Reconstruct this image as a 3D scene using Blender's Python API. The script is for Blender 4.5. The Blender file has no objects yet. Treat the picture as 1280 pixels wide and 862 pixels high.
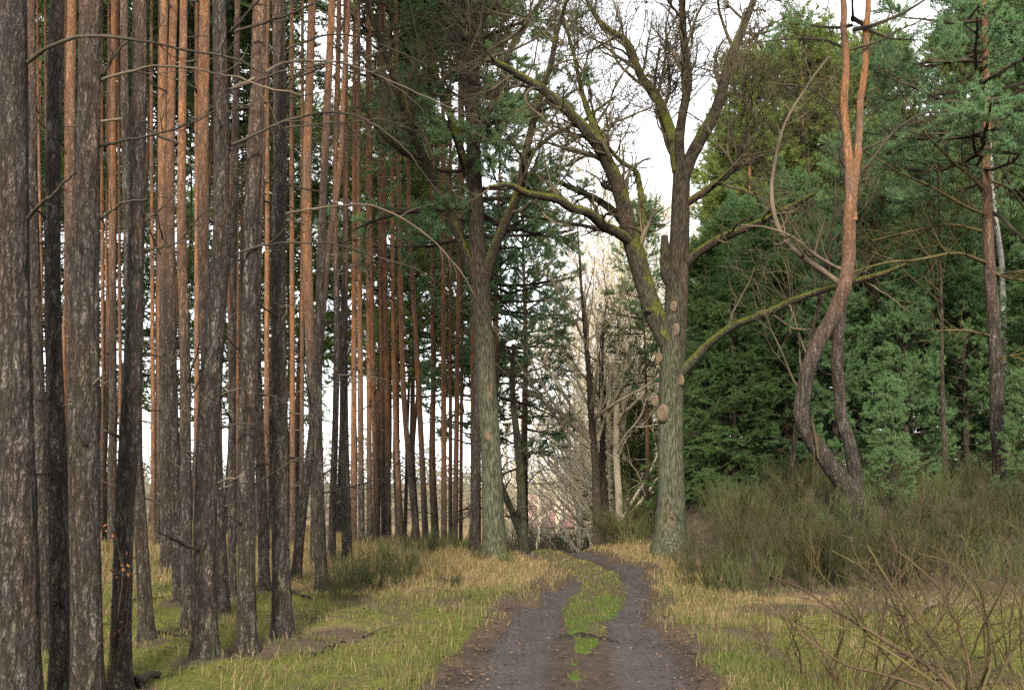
import bpy, math, random
import numpy as np
from mathutils import Vector

S = bpy.context.scene
COL = S.collection

# ------------------------------------------------------------------ camera, world, sun, exposure
FPX = 1244.0; EYE = 1.6; PITCH = math.radians(4.0); SHIFT = 82.0
cam_d = bpy.data.cameras.new('camera'); cam = bpy.data.objects.new('camera', cam_d); COL.objects.link(cam)
cam.location = (0, 0, EYE); cam.rotation_euler = (math.pi/2 + PITCH, 0, 0)
cam_d.sensor_width = 36.0; cam_d.lens = 36.0*FPX/1280.0; cam_d.shift_y = SHIFT/1280.0
cam_d.clip_start = 0.1; cam_d.clip_end = 3000
S.camera = cam

SUN_DIR = Vector((0.09, 0.80, -0.45)).normalized()       # the way the light travels
SUN_EL = math.asin(-SUN_DIR.z); SUN_ROT = math.atan2(-SUN_DIR.x, -SUN_DIR.y)
W = bpy.data.worlds.new('World'); S.world = W; W.use_nodes = True
wn = W.node_tree.nodes; wl = W.node_tree.links; wn.clear()
wo = wn.new('ShaderNodeOutputWorld'); wb = wn.new('ShaderNodeBackground'); wb.inputs['Strength'].default_value = 0.125
sky = wn.new('ShaderNodeTexSky'); sky.sky_type = 'NISHITA'; sky.sun_disc = False
sky.sun_elevation = SUN_EL; sky.sun_rotation = SUN_ROT; sky.air_density = 1.0; sky.dust_density = 2.0
tc = wn.new('ShaderNodeTexCoord'); cn = wn.new('ShaderNodeTexNoise'); cn.inputs['Scale'].default_value = 2.2; cn.inputs['Detail'].default_value = 6
cr = wn.new('ShaderNodeValToRGB'); cr.color_ramp.elements[0].position = 0.30; cr.color_ramp.elements[0].color = (0.72,)*3+(1,)
cr.color_ramp.elements[1].position = 0.62; cr.color_ramp.elements[1].color = (1,)*3+(1,)
wm = wn.new('ShaderNodeMixRGB'); wm.inputs[2].default_value = (7.6, 7.6, 7.7, 1)
wl.new(tc.outputs['Generated'], cn.inputs['Vector']); wl.new(cn.outputs['Fac'], cr.inputs['Fac'])
wl.new(cr.outputs['Color'], wm.inputs[0]); wl.new(sky.outputs['Color'], wm.inputs[1]); wl.new(wm.outputs['Color'], wb.inputs['Color'])
wl.new(wb.outputs['Background'], wo.inputs['Surface'])

sd = bpy.data.lights.new('sun', 'SUN'); sun = bpy.data.objects.new('sun', sd); COL.objects.link(sun)
sd.energy = 3.7; sd.angle = math.radians(7.0); sd.color = (1.0, 0.90, 0.74)
sun.rotation_euler = SUN_DIR.to_track_quat('-Z', 'Y').to_euler(); sun.location = (-20, -30, 30)

S.view_settings.view_transform = 'Standard'; S.view_settings.look = 'None'
S.view_settings.gamma = 1; S.view_settings.use_curve_mapping = False
S.view_settings.exposure = 1.5
S.render.engine = 'CYCLES'
S.cycles.max_bounces = 6; S.cycles.diffuse_bounces = 3; S.cycles.transparent_max_bounces = 4
S.cycles.use_denoising = False

# ------------------------------------------------------------------ numeric helpers
def rng_(seed): return np.random.default_rng(seed)
def sstep(a, b, x):
    t = np.clip((np.asarray(x, float)-a)/(b-a), 0, 1); return t*t*(3-2*t)
def _hash(i, j, k, seed):
    h = (i.astype(np.int64)*374761393 + j.astype(np.int64)*668265263 + k.astype(np.int64)*2147483647 + seed*974634777) & 0xffffffff
    h = ((h ^ (h >> 13))*1274126177) & 0xffffffff
    h = ((h ^ (h >> 16))*2246822519) & 0xffffffff
    return ((h ^ (h >> 15)) & 0xffffff)/float(0xffffff)
def vn(x, y, z=0.0, seed=0):
    x, y, z = np.broadcast_arrays(np.asarray(x, float), np.asarray(y, float), np.asarray(z, float))
    i, j, k = np.floor(x), np.floor(y), np.floor(z)
    fx, fy, fz = x-i, y-j, z-k
    fx, fy, fz = [f*f*(3-2*f) for f in (fx, fy, fz)]
    r = 0
    for a in (0, 1):
        for b in (0, 1):
            for c in (0, 1):
                r = r + _hash(i+a, j+b, k+c, seed)*(fx if a else 1-fx)*(fy if b else 1-fy)*(fz if c else 1-fz)
    return r
def fbm(x, y, z=0.0, seed=0, oct=3):
    r, a, f = 0, 0.5, 1.0
    for o in range(oct):
        r = r + a*vn(np.asarray(x)*f, np.asarray(y)*f, np.asarray(z)*f, seed+o*17); a *= 0.5; f *= 2.03
    return r/(1-0.5**oct)
def nrm(v): return v/np.maximum(np.linalg.norm(v, axis=-1, keepdims=True), 1e-9)

CP, SP = math.cos(PITCH), math.sin(PITCH)
def P(px, py, d):
    """the world point at world-depth y = d that the photograph shows at (px, py)"""
    a = (px-640.0)/FPX; b = (431.0-py+SHIFT)/FPX
    k = d/(CP - b*SP)
    return np.array([a*k, d, EYE + k*(SP + b*CP)])

# ------------------------------------------------------------------ mesh helpers
def make_mesh(name, verts, faces, mats, mat_idx=None, smooth=True, attrs=None):
    """faces: list of (n,3) or (n,4) int arrays"""
    me = bpy.data.meshes.new(name)
    verts = np.asarray(verts, np.float32)
    fs = [np.asarray(f, np.int32) for f in faces if len(f)]
    me.vertices.add(len(verts)); me.vertices.foreach_set('co', verts.ravel())
    tot = np.concatenate([np.full(len(f), f.shape[1], np.int32) for f in fs])
    loops = np.concatenate([f.ravel() for f in fs])
    start = np.concatenate([[0], np.cumsum(tot)[:-1]]).astype(np.int32)
    me.loops.add(len(loops)); me.loops.foreach_set('vertex_index', loops)
    me.polygons.add(len(tot)); me.polygons.foreach_set('loop_start', start); me.polygons.foreach_set('loop_total', tot)
    me.polygons.foreach_set('use_smooth', np.full(len(tot), smooth))
    for m in mats: me.materials.append(m)
    if mat_idx is not None: me.polygons.foreach_set('material_index', np.asarray(mat_idx, np.int32))
    for k, v in (attrs or {}).items():
        at = me.attributes.new(k, 'FLOAT', 'POINT'); at.data.foreach_set('value', np.asarray(v, np.float32))
    me.update(calc_edges=True)
    return me
class Acc:
    def __init__(s): s.v = []; s.f = []; s.m = []; s.n = 0
    def add(s, v, f, m=0):
        v = np.asarray(v, float).reshape(-1, 3); f = np.asarray(f)
        s.v.append(v); s.f.append(f+s.n); s.m.append(np.full(len(f), m)); s.n += len(v)
    def mesh(s, name, mats, smooth=True):
        return make_mesh(name, np.concatenate(s.v), s.f, mats, np.concatenate(s.m), smooth)
def link(name, me, parent=None, loc=None):
    o = bpy.data.objects.new(name, me); COL.objects.link(o)
    if parent is not None: o.parent = parent
    if loc is not None: o.location = [float(c) for c in loc]
    return o
def tag(o, label=None, cat=None, group=None, kind=None):
    if label: o['label'] = label
    if cat: o['category'] = cat
    if group: o['group'] = group
    if kind: o['kind'] = kind
    return o
def thing(name, label, cat, loc, group=None, rz=0.0, sc=1.0):
    o = bpy.data.objects.new(name, None); COL.objects.link(o); o.empty_display_size = 0.2
    o.location = [float(c) for c in loc]; o.rotation_euler = (0, 0, rz); o.scale = (sc,)*3
    return tag(o, label, cat, group)

def tubes(Pt, R, sides, closed_tip=True):
    """Pt [M,N,3], R [M,N] -> verts, quads"""
    Pt = np.asarray(Pt, float); R = np.asarray(R, float)
    M, N = R.shape
    T = np.empty_like(Pt); T[:, 1:-1] = Pt[:, 2:]-Pt[:, :-2]; T[:, 0] = Pt[:, 1]-Pt[:, 0]; T[:, -1] = Pt[:, -1]-Pt[:, -2]
    T = nrm(T)
    ref = np.where(np.abs(T[:, 0, 2:3]) < 0.8, np.array([[0, 0, 1.0]]), np.array([[1.0, 0, 0]]))
    u = nrm(np.cross(T[:, 0], ref))
    U = np.empty_like(Pt); U[:, 0] = u
    for i in range(1, N):
        u = U[:, i-1] - T[:, i]*np.sum(U[:, i-1]*T[:, i], -1, keepdims=True); U[:, i] = nrm(u)
    V = np.cross(T, U)
    a = np.arange(sides)*2*np.pi/sides
    ring = Pt[:, :, None] + R[:, :, None, None]*(U[:, :, None]*np.cos(a)[None, None, :, None] + V[:, :, None]*np.sin(a)[None, None, :, None])
    idx = np.arange(M*N*sides).reshape(M, N, sides)
    q = np.stack([idx[:, :-1], np.roll(idx[:, :-1], -1, 2), np.roll(idx[:, 1:], -1, 2), idx[:, 1:]], -1).reshape(-1, 4)
    return ring.reshape(-1, 3), q

def spawn(Pt, R, k, t0, t1, length, ang, N, rng, up=0.0, wander=0.15, r_ratio=0.6, r_min=0.004, taper=0.25, len_prof=0.5, flat=0.0):
    """children growing from every polyline: vectorised"""
    M, n = R.shape
    t = rng.uniform(t0, t1, (M, k)); seg = t*(n-1); i = np.minimum(seg.astype(int), n-2); f = (seg-i)[..., None]
    m = np.arange(M)[:, None]
    o = Pt[m, i]*(1-f) + Pt[m, i+1]*f
    T = nrm(Pt[m, i+1]-Pt[m, i])
    rr = (R[m, i]*(1-f[..., 0]) + R[m, i+1]*f[..., 0])
    side = rng.normal(size=(M, k, 3)); side[..., 2] *= (1-flat)
    side = nrm(side - T*np.sum(side*T, -1, keepdims=True))
    A = rng.uniform(ang[0], ang[1], (M, k, 1))
    d = nrm(T*np.cos(A) + side*np.sin(A))
    L = rng.uniform(length[0], length[1], (M, k))*(1-len_prof*(t-t0)/max(t1-t0, 1e-6))
    o, d, L, rr = o.reshape(-1, 3), d.reshape(-1, 3), L.ravel(), rr.ravel()
    return walk(o, d, L, np.maximum(np.minimum(rr*r_ratio, rr*0.95), r_min), N, rng, up, wander, taper, r_min)
def walk(o, d, L, r0, N, rng, up=0.0, wander=0.15, taper=0.25, r_min=0.003):
    M = len(o); out = np.empty((M, N, 3)); out[:, 0] = o; step = (L/(N-1))[:, None]
    d = nrm(np.array(d, float))
    for s in range(1, N):
        out[:, s] = out[:, s-1] + d*step
        d = nrm(d + rng.normal(size=(M, 3))*wander + np.array([0, 0, up]))
    tt = np.linspace(0, 1, N)
    return out, np.maximum(r0[:, None]*(1-(1-taper)*tt[None]), r_min*0.6)

def needles(Pt, n, length, width, rng, fwd=0.55, t0=0.15):
    M, N, _ = Pt.shape
    t = rng.uniform(t0, 1, (M, n)); seg = t*(N-1); i = np.minimum(seg.astype(int), N-2); f = (seg-i)[..., None]; m = np.arange(M)[:, None]
    o = (Pt[m, i]*(1-f)+Pt[m, i+1]*f).reshape(-1, 3); T = nrm(Pt[m, i+1]-Pt[m, i]).reshape(-1, 3)
    d = nrm(T*fwd + nrm(rng.normal(size=o.shape)))
    s = nrm(np.cross(d, rng.normal(size=o.shape)))
    L = rng.uniform(length*0.7, length*1.2, (len(o), 1))
    v = np.stack([o - s*width/2, o + s*width/2, o + d*L + s*width*0.12], 1)
    return v.reshape(-1, 3), np.arange(len(o)*3).reshape(-1, 3)

# ------------------------------------------------------------------ materials
def newmat(name):
    m = bpy.data.materials.new(name); m.use_nodes = True
    nt = m.node_tree; nt.nodes.clear()
    out = nt.nodes.new('ShaderNodeOutputMaterial')
    return m, nt, out
class NT:
    def __init__(s, nt): s.nt = nt
    def n(s, t, **kw):
        x = s.nt.nodes.new(t)
        for k, v in kw.items():
            if k.startswith('i_'):
                key = k[2:].replace('_', ' ')
                x.inputs[key].default_value = v
            else: setattr(x, k, v)
        return x
    def l(s, a, b): s.nt.links.new(a, b)
    def ramp(s, fac, stops):
        r = s.n('ShaderNodeValToRGB'); e = r.color_ramp.elements
        while len(e) < len(stops): e.new(0.5)
        for x, (p, c) in zip(e, stops):
            x.position = p; x.color = (c if hasattr(c, '__len__') else (c, c, c))[:3] + (1,) if hasattr(c, '__len__') else (c, c, c, 1)
        s.l(fac, r.inputs['Fac']); return r.outputs['Color']
    def mix(s, fac, a, b, mode='MIX'):
        m = s.n('ShaderNodeMixRGB', blend_type=mode)
        for sock, v in ((m.inputs[0], fac), (m.inputs[1], a), (m.inputs[2], b)):
            if isinstance(v, bpy.types.NodeSocket): s.l(v, sock)
            elif hasattr(v, '__len__'): sock.default_value = tuple(v)[:3]+(1,)
            else: sock.default_value = v
        return m.outputs['Color']
    def math(s, op, a, b=0.0, clamp=False):
        m = s.n('ShaderNodeMath', operation=op, use_clamp=clamp)
        for sock, v in ((m.inputs[0], a), (m.inputs[1], b)):
            if isinstance(v, bpy.types.NodeSocket): s.l(v, sock)
            else: sock.default_value = v
        return m.outputs[0]
    def noise(s, vec, scale, detail=4, rough=0.6):
        x = s.n('ShaderNodeTexNoise'); x.inputs['Scale'].default_value = scale; x.inputs['Detail'].default_value = detail; x.inputs['Roughness'].default_value = rough
        if vec is not None: s.l(vec, x.inputs['Vector'])
        return x.outputs['Fac']
    def mapping(s, vec, scale, rot=(0, 0, 0), loc=None):
        x = s.n('ShaderNodeMapping'); x.inputs['Scale'].default_value = scale; x.inputs['Rotation'].default_value = rot
        if loc is not None: s.l(loc, x.inputs['Location'])
        s.l(vec, x.inputs['Vector']); return x.outputs['Vector']
    def bump(s, h, strength, dist):
        b = s.n('ShaderNodeBump'); b.inputs['Strength'].default_value = strength; b.inputs['Distance'].default_value = dist
        s.l(h, b.inputs['Height']); return b.outputs['Normal']
    def bsdf(s, col, rough=0.85, spec=0.2, normal=None):
        b = s.n('ShaderNodeBsdfPrincipled'); b.inputs['Specular IOR Level'].default_value = spec
        if isinstance(rough, bpy.types.NodeSocket): s.l(rough, b.inputs['Roughness'])
        else: b.inputs['Roughness'].default_value = rough
        if isinstance(col, bpy.types.NodeSocket): s.l(col, b.inputs['Base Color'])
        else: b.inputs['Base Color'].default_value = tuple(col)[:3]+(1,)
        if normal is not None: s.l(normal, b.inputs['Normal'])
        return b.outputs[0]
def objvec(k):
    """object coordinates moved by the object's own random number, so that no two trees carry the same bark"""
    t = k.n('ShaderNodeTexCoord'); oi = k.n('ShaderNodeObjectInfo')
    add = k.n('ShaderNodeVectorMath', operation='ADD'); c = k.n('ShaderNodeCombineXYZ')
    k.l(k.math('MULTIPLY', oi.outputs['Random'], 37.0), c.inputs[0]); k.l(k.math('MULTIPLY', oi.outputs['Random'], 91.0), c.inputs[1])
    k.l(t.outputs['Object'], add.inputs[0]); k.l(c.outputs[0], add.inputs[1])
    sep = k.n('ShaderNodeSeparateXYZ'); k.l(t.outputs['Object'], sep.inputs[0])
    return add.outputs[0], sep.outputs['Z'], oi.outputs['Random']

def pine_bark():
    m, nt, out = newmat('pine_bark'); k = NT(nt)
    vec, z, rnd = objvec(k)
    at = k.n('ShaderNodeAttribute', attribute_type='OBJECT', attribute_name='orange_height')
    warp = k.n('ShaderNodeTexNoise'); warp.inputs['Scale'].default_value = 7; warp.inputs['Detail'].default_value = 4
    k.l(vec, warp.inputs['Vector'])
    wv = k.n('ShaderNodeVectorMath', operation='SCALE'); k.l(warp.outputs['Color'], wv.inputs[0]); wv.inputs['Scale'].default_value = 0.06
    ad = k.n('ShaderNodeVectorMath', operation='ADD'); k.l(vec, ad.inputs[0]); k.l(wv.outputs[0], ad.inputs[1])
    def ridge(sc):
        return k.math('MULTIPLY', k.math('ABSOLUTE', k.math('SUBTRACT', k.noise(k.mapping(ad.outputs[0], sc), 1.0, 4, 0.6), 0.5)), 2.0)
    r1 = k.ramp(ridge((15, 15, 2.4)), [(0.0, 0.0), (0.10, 0.30), (0.36, 1.0)])
    r2 = k.ramp(ridge((34, 34, 13)), [(0.0, 0.2), (0.14, 0.75), (0.32, 1.0)])
    crack = k.math('MULTIPLY', r1, r2)
    pc = k.n('ShaderNodeTexVoronoi', feature='F1'); pc.inputs['Scale'].default_value = 1.0
    k.l(k.mapping(ad.outputs[0], (34, 34, 13)), pc.inputs['Vector'])
    fine = k.noise(k.mapping(vec, (70, 70, 22)), 1.0, 5, 0.7)
    big = k.noise(k.mapping(vec, (5, 5, 1.6)), 1.0, 4, 0.6)
    grey = k.ramp(fine, [(0.3, (0.062, 0.055, 0.049)), (0.5, (0.112, 0.099, 0.089)), (0.74, (0.175, 0.156, 0.141))])
    grey = k.mix(k.ramp(big, [(0.46, 0.0), (0.72, 0.5)]), grey, k.ramp(fine, [(0.3, (0.052, 0.029, 0.021)), (0.7, (0.172, 0.099, 0.067))]))
    # lichen green dusting low on the trunk
    lich = k.math('MULTIPLY', k.ramp(k.noise(vec, 3.2, 4), [(0.48, 0.0), (0.66, 0.55)]), k.math('SUBTRACT', 1.0, k.math('MULTIPLY', z, 0.22), True))
    grey = k.mix(lich, grey, (0.129, 0.138, 0.082))
    org = k.ramp(fine, [(0.28, (0.12, 0.05, 0.024)), (0.5, (0.26, 0.125, 0.058)), (0.75, (0.41, 0.235, 0.13))])
    org = k.mix(k.ramp(big, [(0.40, 0.0), (0.62, 0.8)]), org, k.ramp(fine, [(0.3, (0.085, 0.056, 0.044)), (0.7, (0.21, 0.15, 0.118))]))
    h = k.math('ADD', k.math('DIVIDE', k.math('SUBTRACT', z, at.outputs['Fac']), 3.2), k.math('MULTIPLY', k.math('SUBTRACT', big, 0.5), 1.5))
    hf = k.ramp(h, [(0.0, 0.0), (1.0, 1.0)])
    col = k.mix(hf, grey, org)
    cmul = k.mix(k.math('SUBTRACT', 1.0, k.math('MULTIPLY', hf, 0.3)), (1, 1, 1), k.mix(crack, (0.10, 0.085, 0.075), (1.25, 1.22, 1.2)))
    col = k.mix(1.0, col, cmul, 'MULTIPLY')
    col = k.mix(0.35, col, k.mix(pc.outputs['Color'], col, k.mix(1.0, col, (1.5, 1.45, 1.4), 'MULTIPLY')))
    height = k.math('ADD', k.math('MULTIPLY', crack, k.math('SUBTRACT', 1.0, k.math('MULTIPLY', hf, 0.7))), k.math('MULTIPLY', fine, 0.5))
    k.l(k.bsdf(col, 0.9, 0.15, k.bump(height, 1.0, 0.035)), out.inputs['Surface']); return m
def oak_bark(name='oak_bark', moss=1.0, low=(0.078, 0.084, 0.054), high=(0.042, 0.034, 0.025), z0=2.5, z1=5.5, shift=0.0):
    m, nt, out = newmat(name); k = NT(nt)
    vec, z, rnd = objvec(k)
    f = k.noise(k.mapping(vec, (46, 46, 6.5)), 1.0, 6, 0.72)
    f2 = k.noise(k.mapping(vec, (60, 60, 14)), 1.0, 4, 0.7)
    fis = k.ramp(f, [(0.36, 0.0), (0.52, 1.0)])
    hh = k.math('DIVIDE', k.math('SUBTRACT', k.math('ADD', z, k.math('MULTIPLY', k.math('SUBTRACT', k.noise(vec, 1.4, 3), 0.5), 3.5)), z0), z1-z0)
    hz = k.ramp(hh, [(0.0, 0.0), (1.0, 1.0)])
    col = k.mix(hz, k.mix(f2, [c*0.62 for c in low], [c*1.25 for c in low]), k.mix(f2, [c*0.6 for c in high], [c*1.4 for c in high]))
    stain = k.ramp(k.noise(k.mapping(vec, (2.2, 2.2, 0.5)), 1.0, 4, 0.6), [(0.56, 0.0), (0.70, 0.7)])
    col = k.mix(stain, col, k.mix(f2, (0.06, 0.035, 0.025), (0.17, 0.10, 0.07)))
    col = k.mix(1.0, col, k.mix(fis, (0.42, 0.4, 0.38), (1, 1, 1)), 'MULTIPLY')
    ge = k.n('ShaderNodeNewGeometry'); sp = k.n('ShaderNodeSeparateXYZ'); k.l(ge.outputs['Normal'], sp.inputs[0])
    mo = k.math('ADD', k.math('MULTIPLY', sp.outputs['Z'], 0.9), k.math('MULTIPLY', k.math('SUBTRACT', k.noise(vec, 2.6, 5, 0.65), 0.5), 2.2))
    mo = k.ramp(k.math('ADD', mo, shift), [(0.36, 0.0), (0.75, moss)])
    mcol = k.mix(f2, (0.03, 0.038, 0.007), (0.118, 0.125, 0.02))
    col = k.mix(mo, col, mcol)
    hgt = k.math('ADD', k.math('MULTIPLY', fis, 1.0), k.math('MULTIPLY', f2, 0.6))
    k.l(k.bsdf(col, 0.92, 0.1, k.bump(hgt, 0.9, 0.03)), out.inputs['Surface']); return m
def twig_mat(name, c0, c1, rough=0.85):
    m, nt, out = newmat(name); k = NT(nt); vec, z, rnd = objvec(k)
    n = k.noise(vec, 1.7, 4)
    k.l(k.bsdf(k.mix(k.ramp(n, [(0.35, 0.0), (0.65, 1.0)]), c0, c1), rough, 0.15), out.inputs['Surface']); return m
def leaf_mat(name, c0, c1, c2, scale=0.8, trans=0.48):
    """foliage: patchy colour, some light comes through"""
    m, nt, out = newmat(name); k = NT(nt); vec, z, rnd = objvec(k)
    n = k.noise(vec, scale, 3); n2 = k.noise(vec, 9.0, 2)
    col = k.mix(k.ramp(n, [(0.35, 0.0), (0.65, 1.0)]), c0, c1)
    col = k.mix(k.ramp(n2, [(0.5, 0.0), (0.75, 0.7)]), col, c2)
    col = k.mix(k.math('MULTIPLY', rnd, 0.35), col, k.mix(1.0, col, (1.15, 0.92, 0.8), 'MULTIPLY'))
    t = k.n('ShaderNodeBsdfTranslucent'); k.l(col, t.inputs['Color'])
    ms = k.n('ShaderNodeMixShader'); ms.inputs[0].default_value = trans
    k.l(k.bsdf(col, 0.6, 0.25), ms.inputs[1]); k.l(t.outputs[0], ms.inputs[2]); k.l(ms.outputs[0], out.inputs['Surface']); return m

M = {}
M['pine_bark'] = pine_bark()
M['oak_bark'] = oak_bark()
M['dark_bark'] = oak_bark('dark_bark', 0.5, (0.06, 0.048, 0.037), (0.05, 0.04, 0.03))
M['oak_twig'] = twig_mat('oak_twig', (0.03, 0.024, 0.018), (0.085, 0.07, 0.04))
M['sunlit_twig'] = twig_mat('sunlit_twig', (0.42, 0.36, 0.26), (0.56, 0.50, 0.38))  # sunlight on the hollow's bare trees is painted into this pale colour
M['dead_wood'] = twig_mat('dead_wood', (0.014, 0.011, 0.009), (0.048, 0.038, 0.027))
M['dead_wood_pale'] = twig_mat('dead_wood_pale', (0.035, 0.027, 0.02), (0.11, 0.087, 0.06))
M['moss_twig'] = twig_mat('moss_twig', (0.026, 0.020, 0.010), (0.082, 0.066, 0.025))
M['red_twig'] = twig_mat('red_twig', (0.028, 0.018, 0.012), (0.066, 0.043, 0.026))
M['pine_needle'] = leaf_mat('pine_needle', (0.091, 0.166, 0.068), (0.140, 0.215, 0.071), (0.188, 0.249, 0.088))
M['dark_needle'] = leaf_mat('dark_needle', (0.098, 0.188, 0.095), (0.141, 0.242, 0.109), (0.193, 0.293, 0.127))
M['lime_needle'] = leaf_mat('lime_needle', (0.125, 0.185, 0.052), (0.17, 0.225, 0.06), (0.21, 0.25, 0.075))  # yellow-green puts sunlight on the pine crowns into the needle colour
M['spruce_needle'] = leaf_mat('spruce_needle', (0.056, 0.118, 0.041), (0.086, 0.156, 0.052), (0.120, 0.194, 0.064))
M['blue_needle'] = leaf_mat('blue_needle', (0.089, 0.177, 0.077), (0.127, 0.220, 0.090), (0.180, 0.262, 0.106))
M['broom'] = leaf_mat('broom', (0.020, 0.029, 0.009), (0.044, 0.040, 0.014), (0.070, 0.055, 0.023), 1.4, 0.1)
M['broom_green'] = leaf_mat('broom_green', (0.031, 0.048, 0.015), (0.057, 0.068, 0.022), (0.083, 0.085, 0.034), 1.4, 0.1)

def attr_mat_ground():
    m, nt, out = newmat('forest_floor'); k = NT(nt)
    t = k.n('ShaderNodeTexCoord'); v = t.outputs['Object']
    def A(n): return k.n('ShaderNodeAttribute', attribute_name=n).outputs['Fac']
    n1 = k.noise(v, 3.0, 5, 0.65); n2 = k.noise(v, 24.0, 4, 0.7); n3 = k.noise(v, 90.0, 3, 0.7)
    soil = k.mix(n2, (0.028, 0.021, 0.016), (0.104, 0.076, 0.052))
    straw = k.mix(n3, (0.080, 0.056, 0.029), (0.232, 0.172, 0.088))
    moss = k.mix(k.ramp(n2, [(0.3, 0.0), (0.7, 1.0)]), (0.040, 0.048, 0.011), (0.115, 0.115, 0.026))
    green = k.mix(n2, (0.029, 0.050, 0.010), (0.072, 0.104, 0.020))
    def W_(n, amt=0.9): return k.ramp(k.math('ADD', A(n), k.math('MULTIPLY', k.math('SUBTRACT', k.math('ADD', k.math('MULTIPLY', n1, 0.5), k.math('MULTIPLY', n2, 0.5)), 0.5), amt)), [(0.38, 0.0), (0.62, 1.0)])
    c = k.mix(W_('straw'), soil, straw); c = k.mix(W_('moss'), c, moss); c = k.mix(W_('green'), c, green)
    c = k.mix(W_('bare'), c, soil)
    hgt = k.math('ADD', k.math('MULTIPLY', n2, 1.0), k.math('MULTIPLY', n3, 0.5))
    k.l(k.bsdf(c, 0.95, 0.08, k.bump(hgt, 0.8, 0.05)), out.inputs['Surface']); return m
def road_mat():
    m, nt, out = newmat('dirt_track'); k = NT(nt)
    t = k.n('ShaderNodeTexCoord'); v = t.outputs['Object']
    rut = k.n('ShaderNodeAttribute', attribute_name='rut').outputs['Fac']; wet = k.n('ShaderNodeAttribute', attribute_name='wet').outputs['Fac']
    n1 = k.noise(v, 1.6, 5, 0.6); n2 = k.noise(v, 14.0, 5, 0.7); n3 = k.noise(v, 110.0, 3, 0.7)
    streak = k.noise(k.mapping(v, (26, 1.2, 5), (0, 0, 0.07)), 1.0, 4, 0.6)
    loose = k.mix(k.ramp(n2, [(0.3, 0.0), (0.7, 1.0)]), (0.0154, 0.0099, 0.0068), (0.0644, 0.0422, 0.0285))
    packed_sheen = k.mix(streak, (0.0280, 0.0224, 0.0217), (0.0686, 0.0561, 0.0533))  # packed soil, its cooler paler tone also carrying painted sky sheen
    c = k.mix(k.ramp(k.math('ADD', rut, k.math('MULTIPLY', k.math('SUBTRACT', n2, 0.5), 0.9)), [(0.35, 0.0), (0.65, 1.0)]), loose, packed_sheen)
    c = k.mix(k.ramp(n1, [(0.4, 0.0), (0.7, 0.5)]), c, k.mix(1.0, c, (0.2247, 0.1987, 0.1767), 'MULTIPLY'))
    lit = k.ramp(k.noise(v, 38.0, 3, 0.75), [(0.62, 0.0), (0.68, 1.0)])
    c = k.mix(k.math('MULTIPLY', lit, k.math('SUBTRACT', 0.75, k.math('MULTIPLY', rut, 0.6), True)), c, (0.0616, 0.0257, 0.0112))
    wf = k.ramp(k.math('ADD', wet, k.math('MULTIPLY', k.math('SUBTRACT', n2, 0.5), 0.8)), [(0.45, 0.0), (0.6, 1.0)])
    c = k.mix(wf, c, k.mix(1.0, c, (0.1449, 0.1267, 0.1122), 'MULTIPLY'))
    r = k.math('SUBTRACT', 0.9, k.math('MULTIPLY', wf, 0.55))
    hgt = k.math('ADD', k.math('MULTIPLY', n2, 1.0), k.math('ADD', k.math('MULTIPLY', n3, 0.15), k.math('MULTIPLY', streak, 0.9)))
    k.l(k.bsdf(c, r, 0.25, k.bump(hgt, 0.9, 0.05)), out.inputs['Surface']); return m
def blade_mat():
    m, nt, out = newmat('grass_blades'); k = NT(nt)
    dry = k.n('ShaderNodeAttribute', attribute_name='dry').outputs['Fac']; var = k.n('ShaderNodeAttribute', attribute_name='var').outputs['Fac']
    g = k.mix(var, (0.034, 0.052, 0.010), (0.092, 0.112, 0.024)); s = k.mix(var, (0.104, 0.068, 0.030), (0.288, 0.216, 0.112))
    c = k.mix(dry, g, s)
    t = k.n('ShaderNodeBsdfTranslucent'); k.l(c, t.inputs['Color']); ms = k.n('ShaderNodeMixShader'); ms.inputs[0].default_value = 0.3
    k.l(k.bsdf(c, 0.7, 0.15), ms.inputs[1]); k.l(t.outputs[0], ms.inputs[2]); k.l(ms.outputs[0], out.inputs['Surface']); return m
def litter_mat():
    m, nt, out = newmat('leaf_litter'); k = NT(nt)
    var = k.n('ShaderNodeAttribute', attribute_name='var').outputs['Fac']
    k.l(k.bsdf(k.ramp(var, [(0.0, (0.03, 0.017, 0.011)), (0.5, (0.075, 0.04, 0.022)), (1.0, (0.16, 0.10, 0.056))]), 0.7, 0.2), out.inputs['Surface']); return m
M['mossy_bark'] = oak_bark('mossy_bark', 1.0, shift=0.42)
M['ground'] = attr_mat_ground(); M['road'] = road_mat(); M['blade'] = blade_mat(); M['litter'] = litter_mat()

# ------------------------------------------------------------------ terrain
RC_Y = np.array([-8, 0, 7.6, 10, 12.4, 14.7, 16.6, 18.1, 20, 22, 25, 30, 40, 60, 90.])
RC_X = np.array([0.1, 0.2, 0.49, 0.66, 0.85, 1.2, 1.56, 1.62, 1.42, 1.05, 0.85, 1.2, 2.3, 4.2, 7.0])
RH_W = np.array([1.08, 1.08, 1.02, 0.94, 0.90, 0.84, 0.80, 0.84, 0.90, 1.0, 1.0, 1.0, 1.1, 1.2, 1.2])
SC_Y = np.array([-8, 7, 9, 11, 12, 13.3, 14.7, 16.6, 18, 20, 21.5, 25, 30, 60.])
SC_X = np.array([0.2, 0.5, 0.56, 0.74, 0.86, 1.14, 1.32, 1.5, 1.42, 1.08, 0.9, 0.75, 1.1, 4.2])
SC_W = np.array([0.1, 0.10, 0.12, 0.21, 0.32, 0.38, 0.36, 0.32, 0.32, 0.40, 0.32, 0.25, 0.2, 0.2])
def smooth_interp(y, Y, X):
    return (np.interp(y-0.6, Y, X)+np.interp(y-0.2, Y, X)+np.interp(y+0.2, Y, X)+np.interp(y+0.6, Y, X))/4
def road_c(y): return smooth_interp(y, RC_Y, RC_X)
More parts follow.
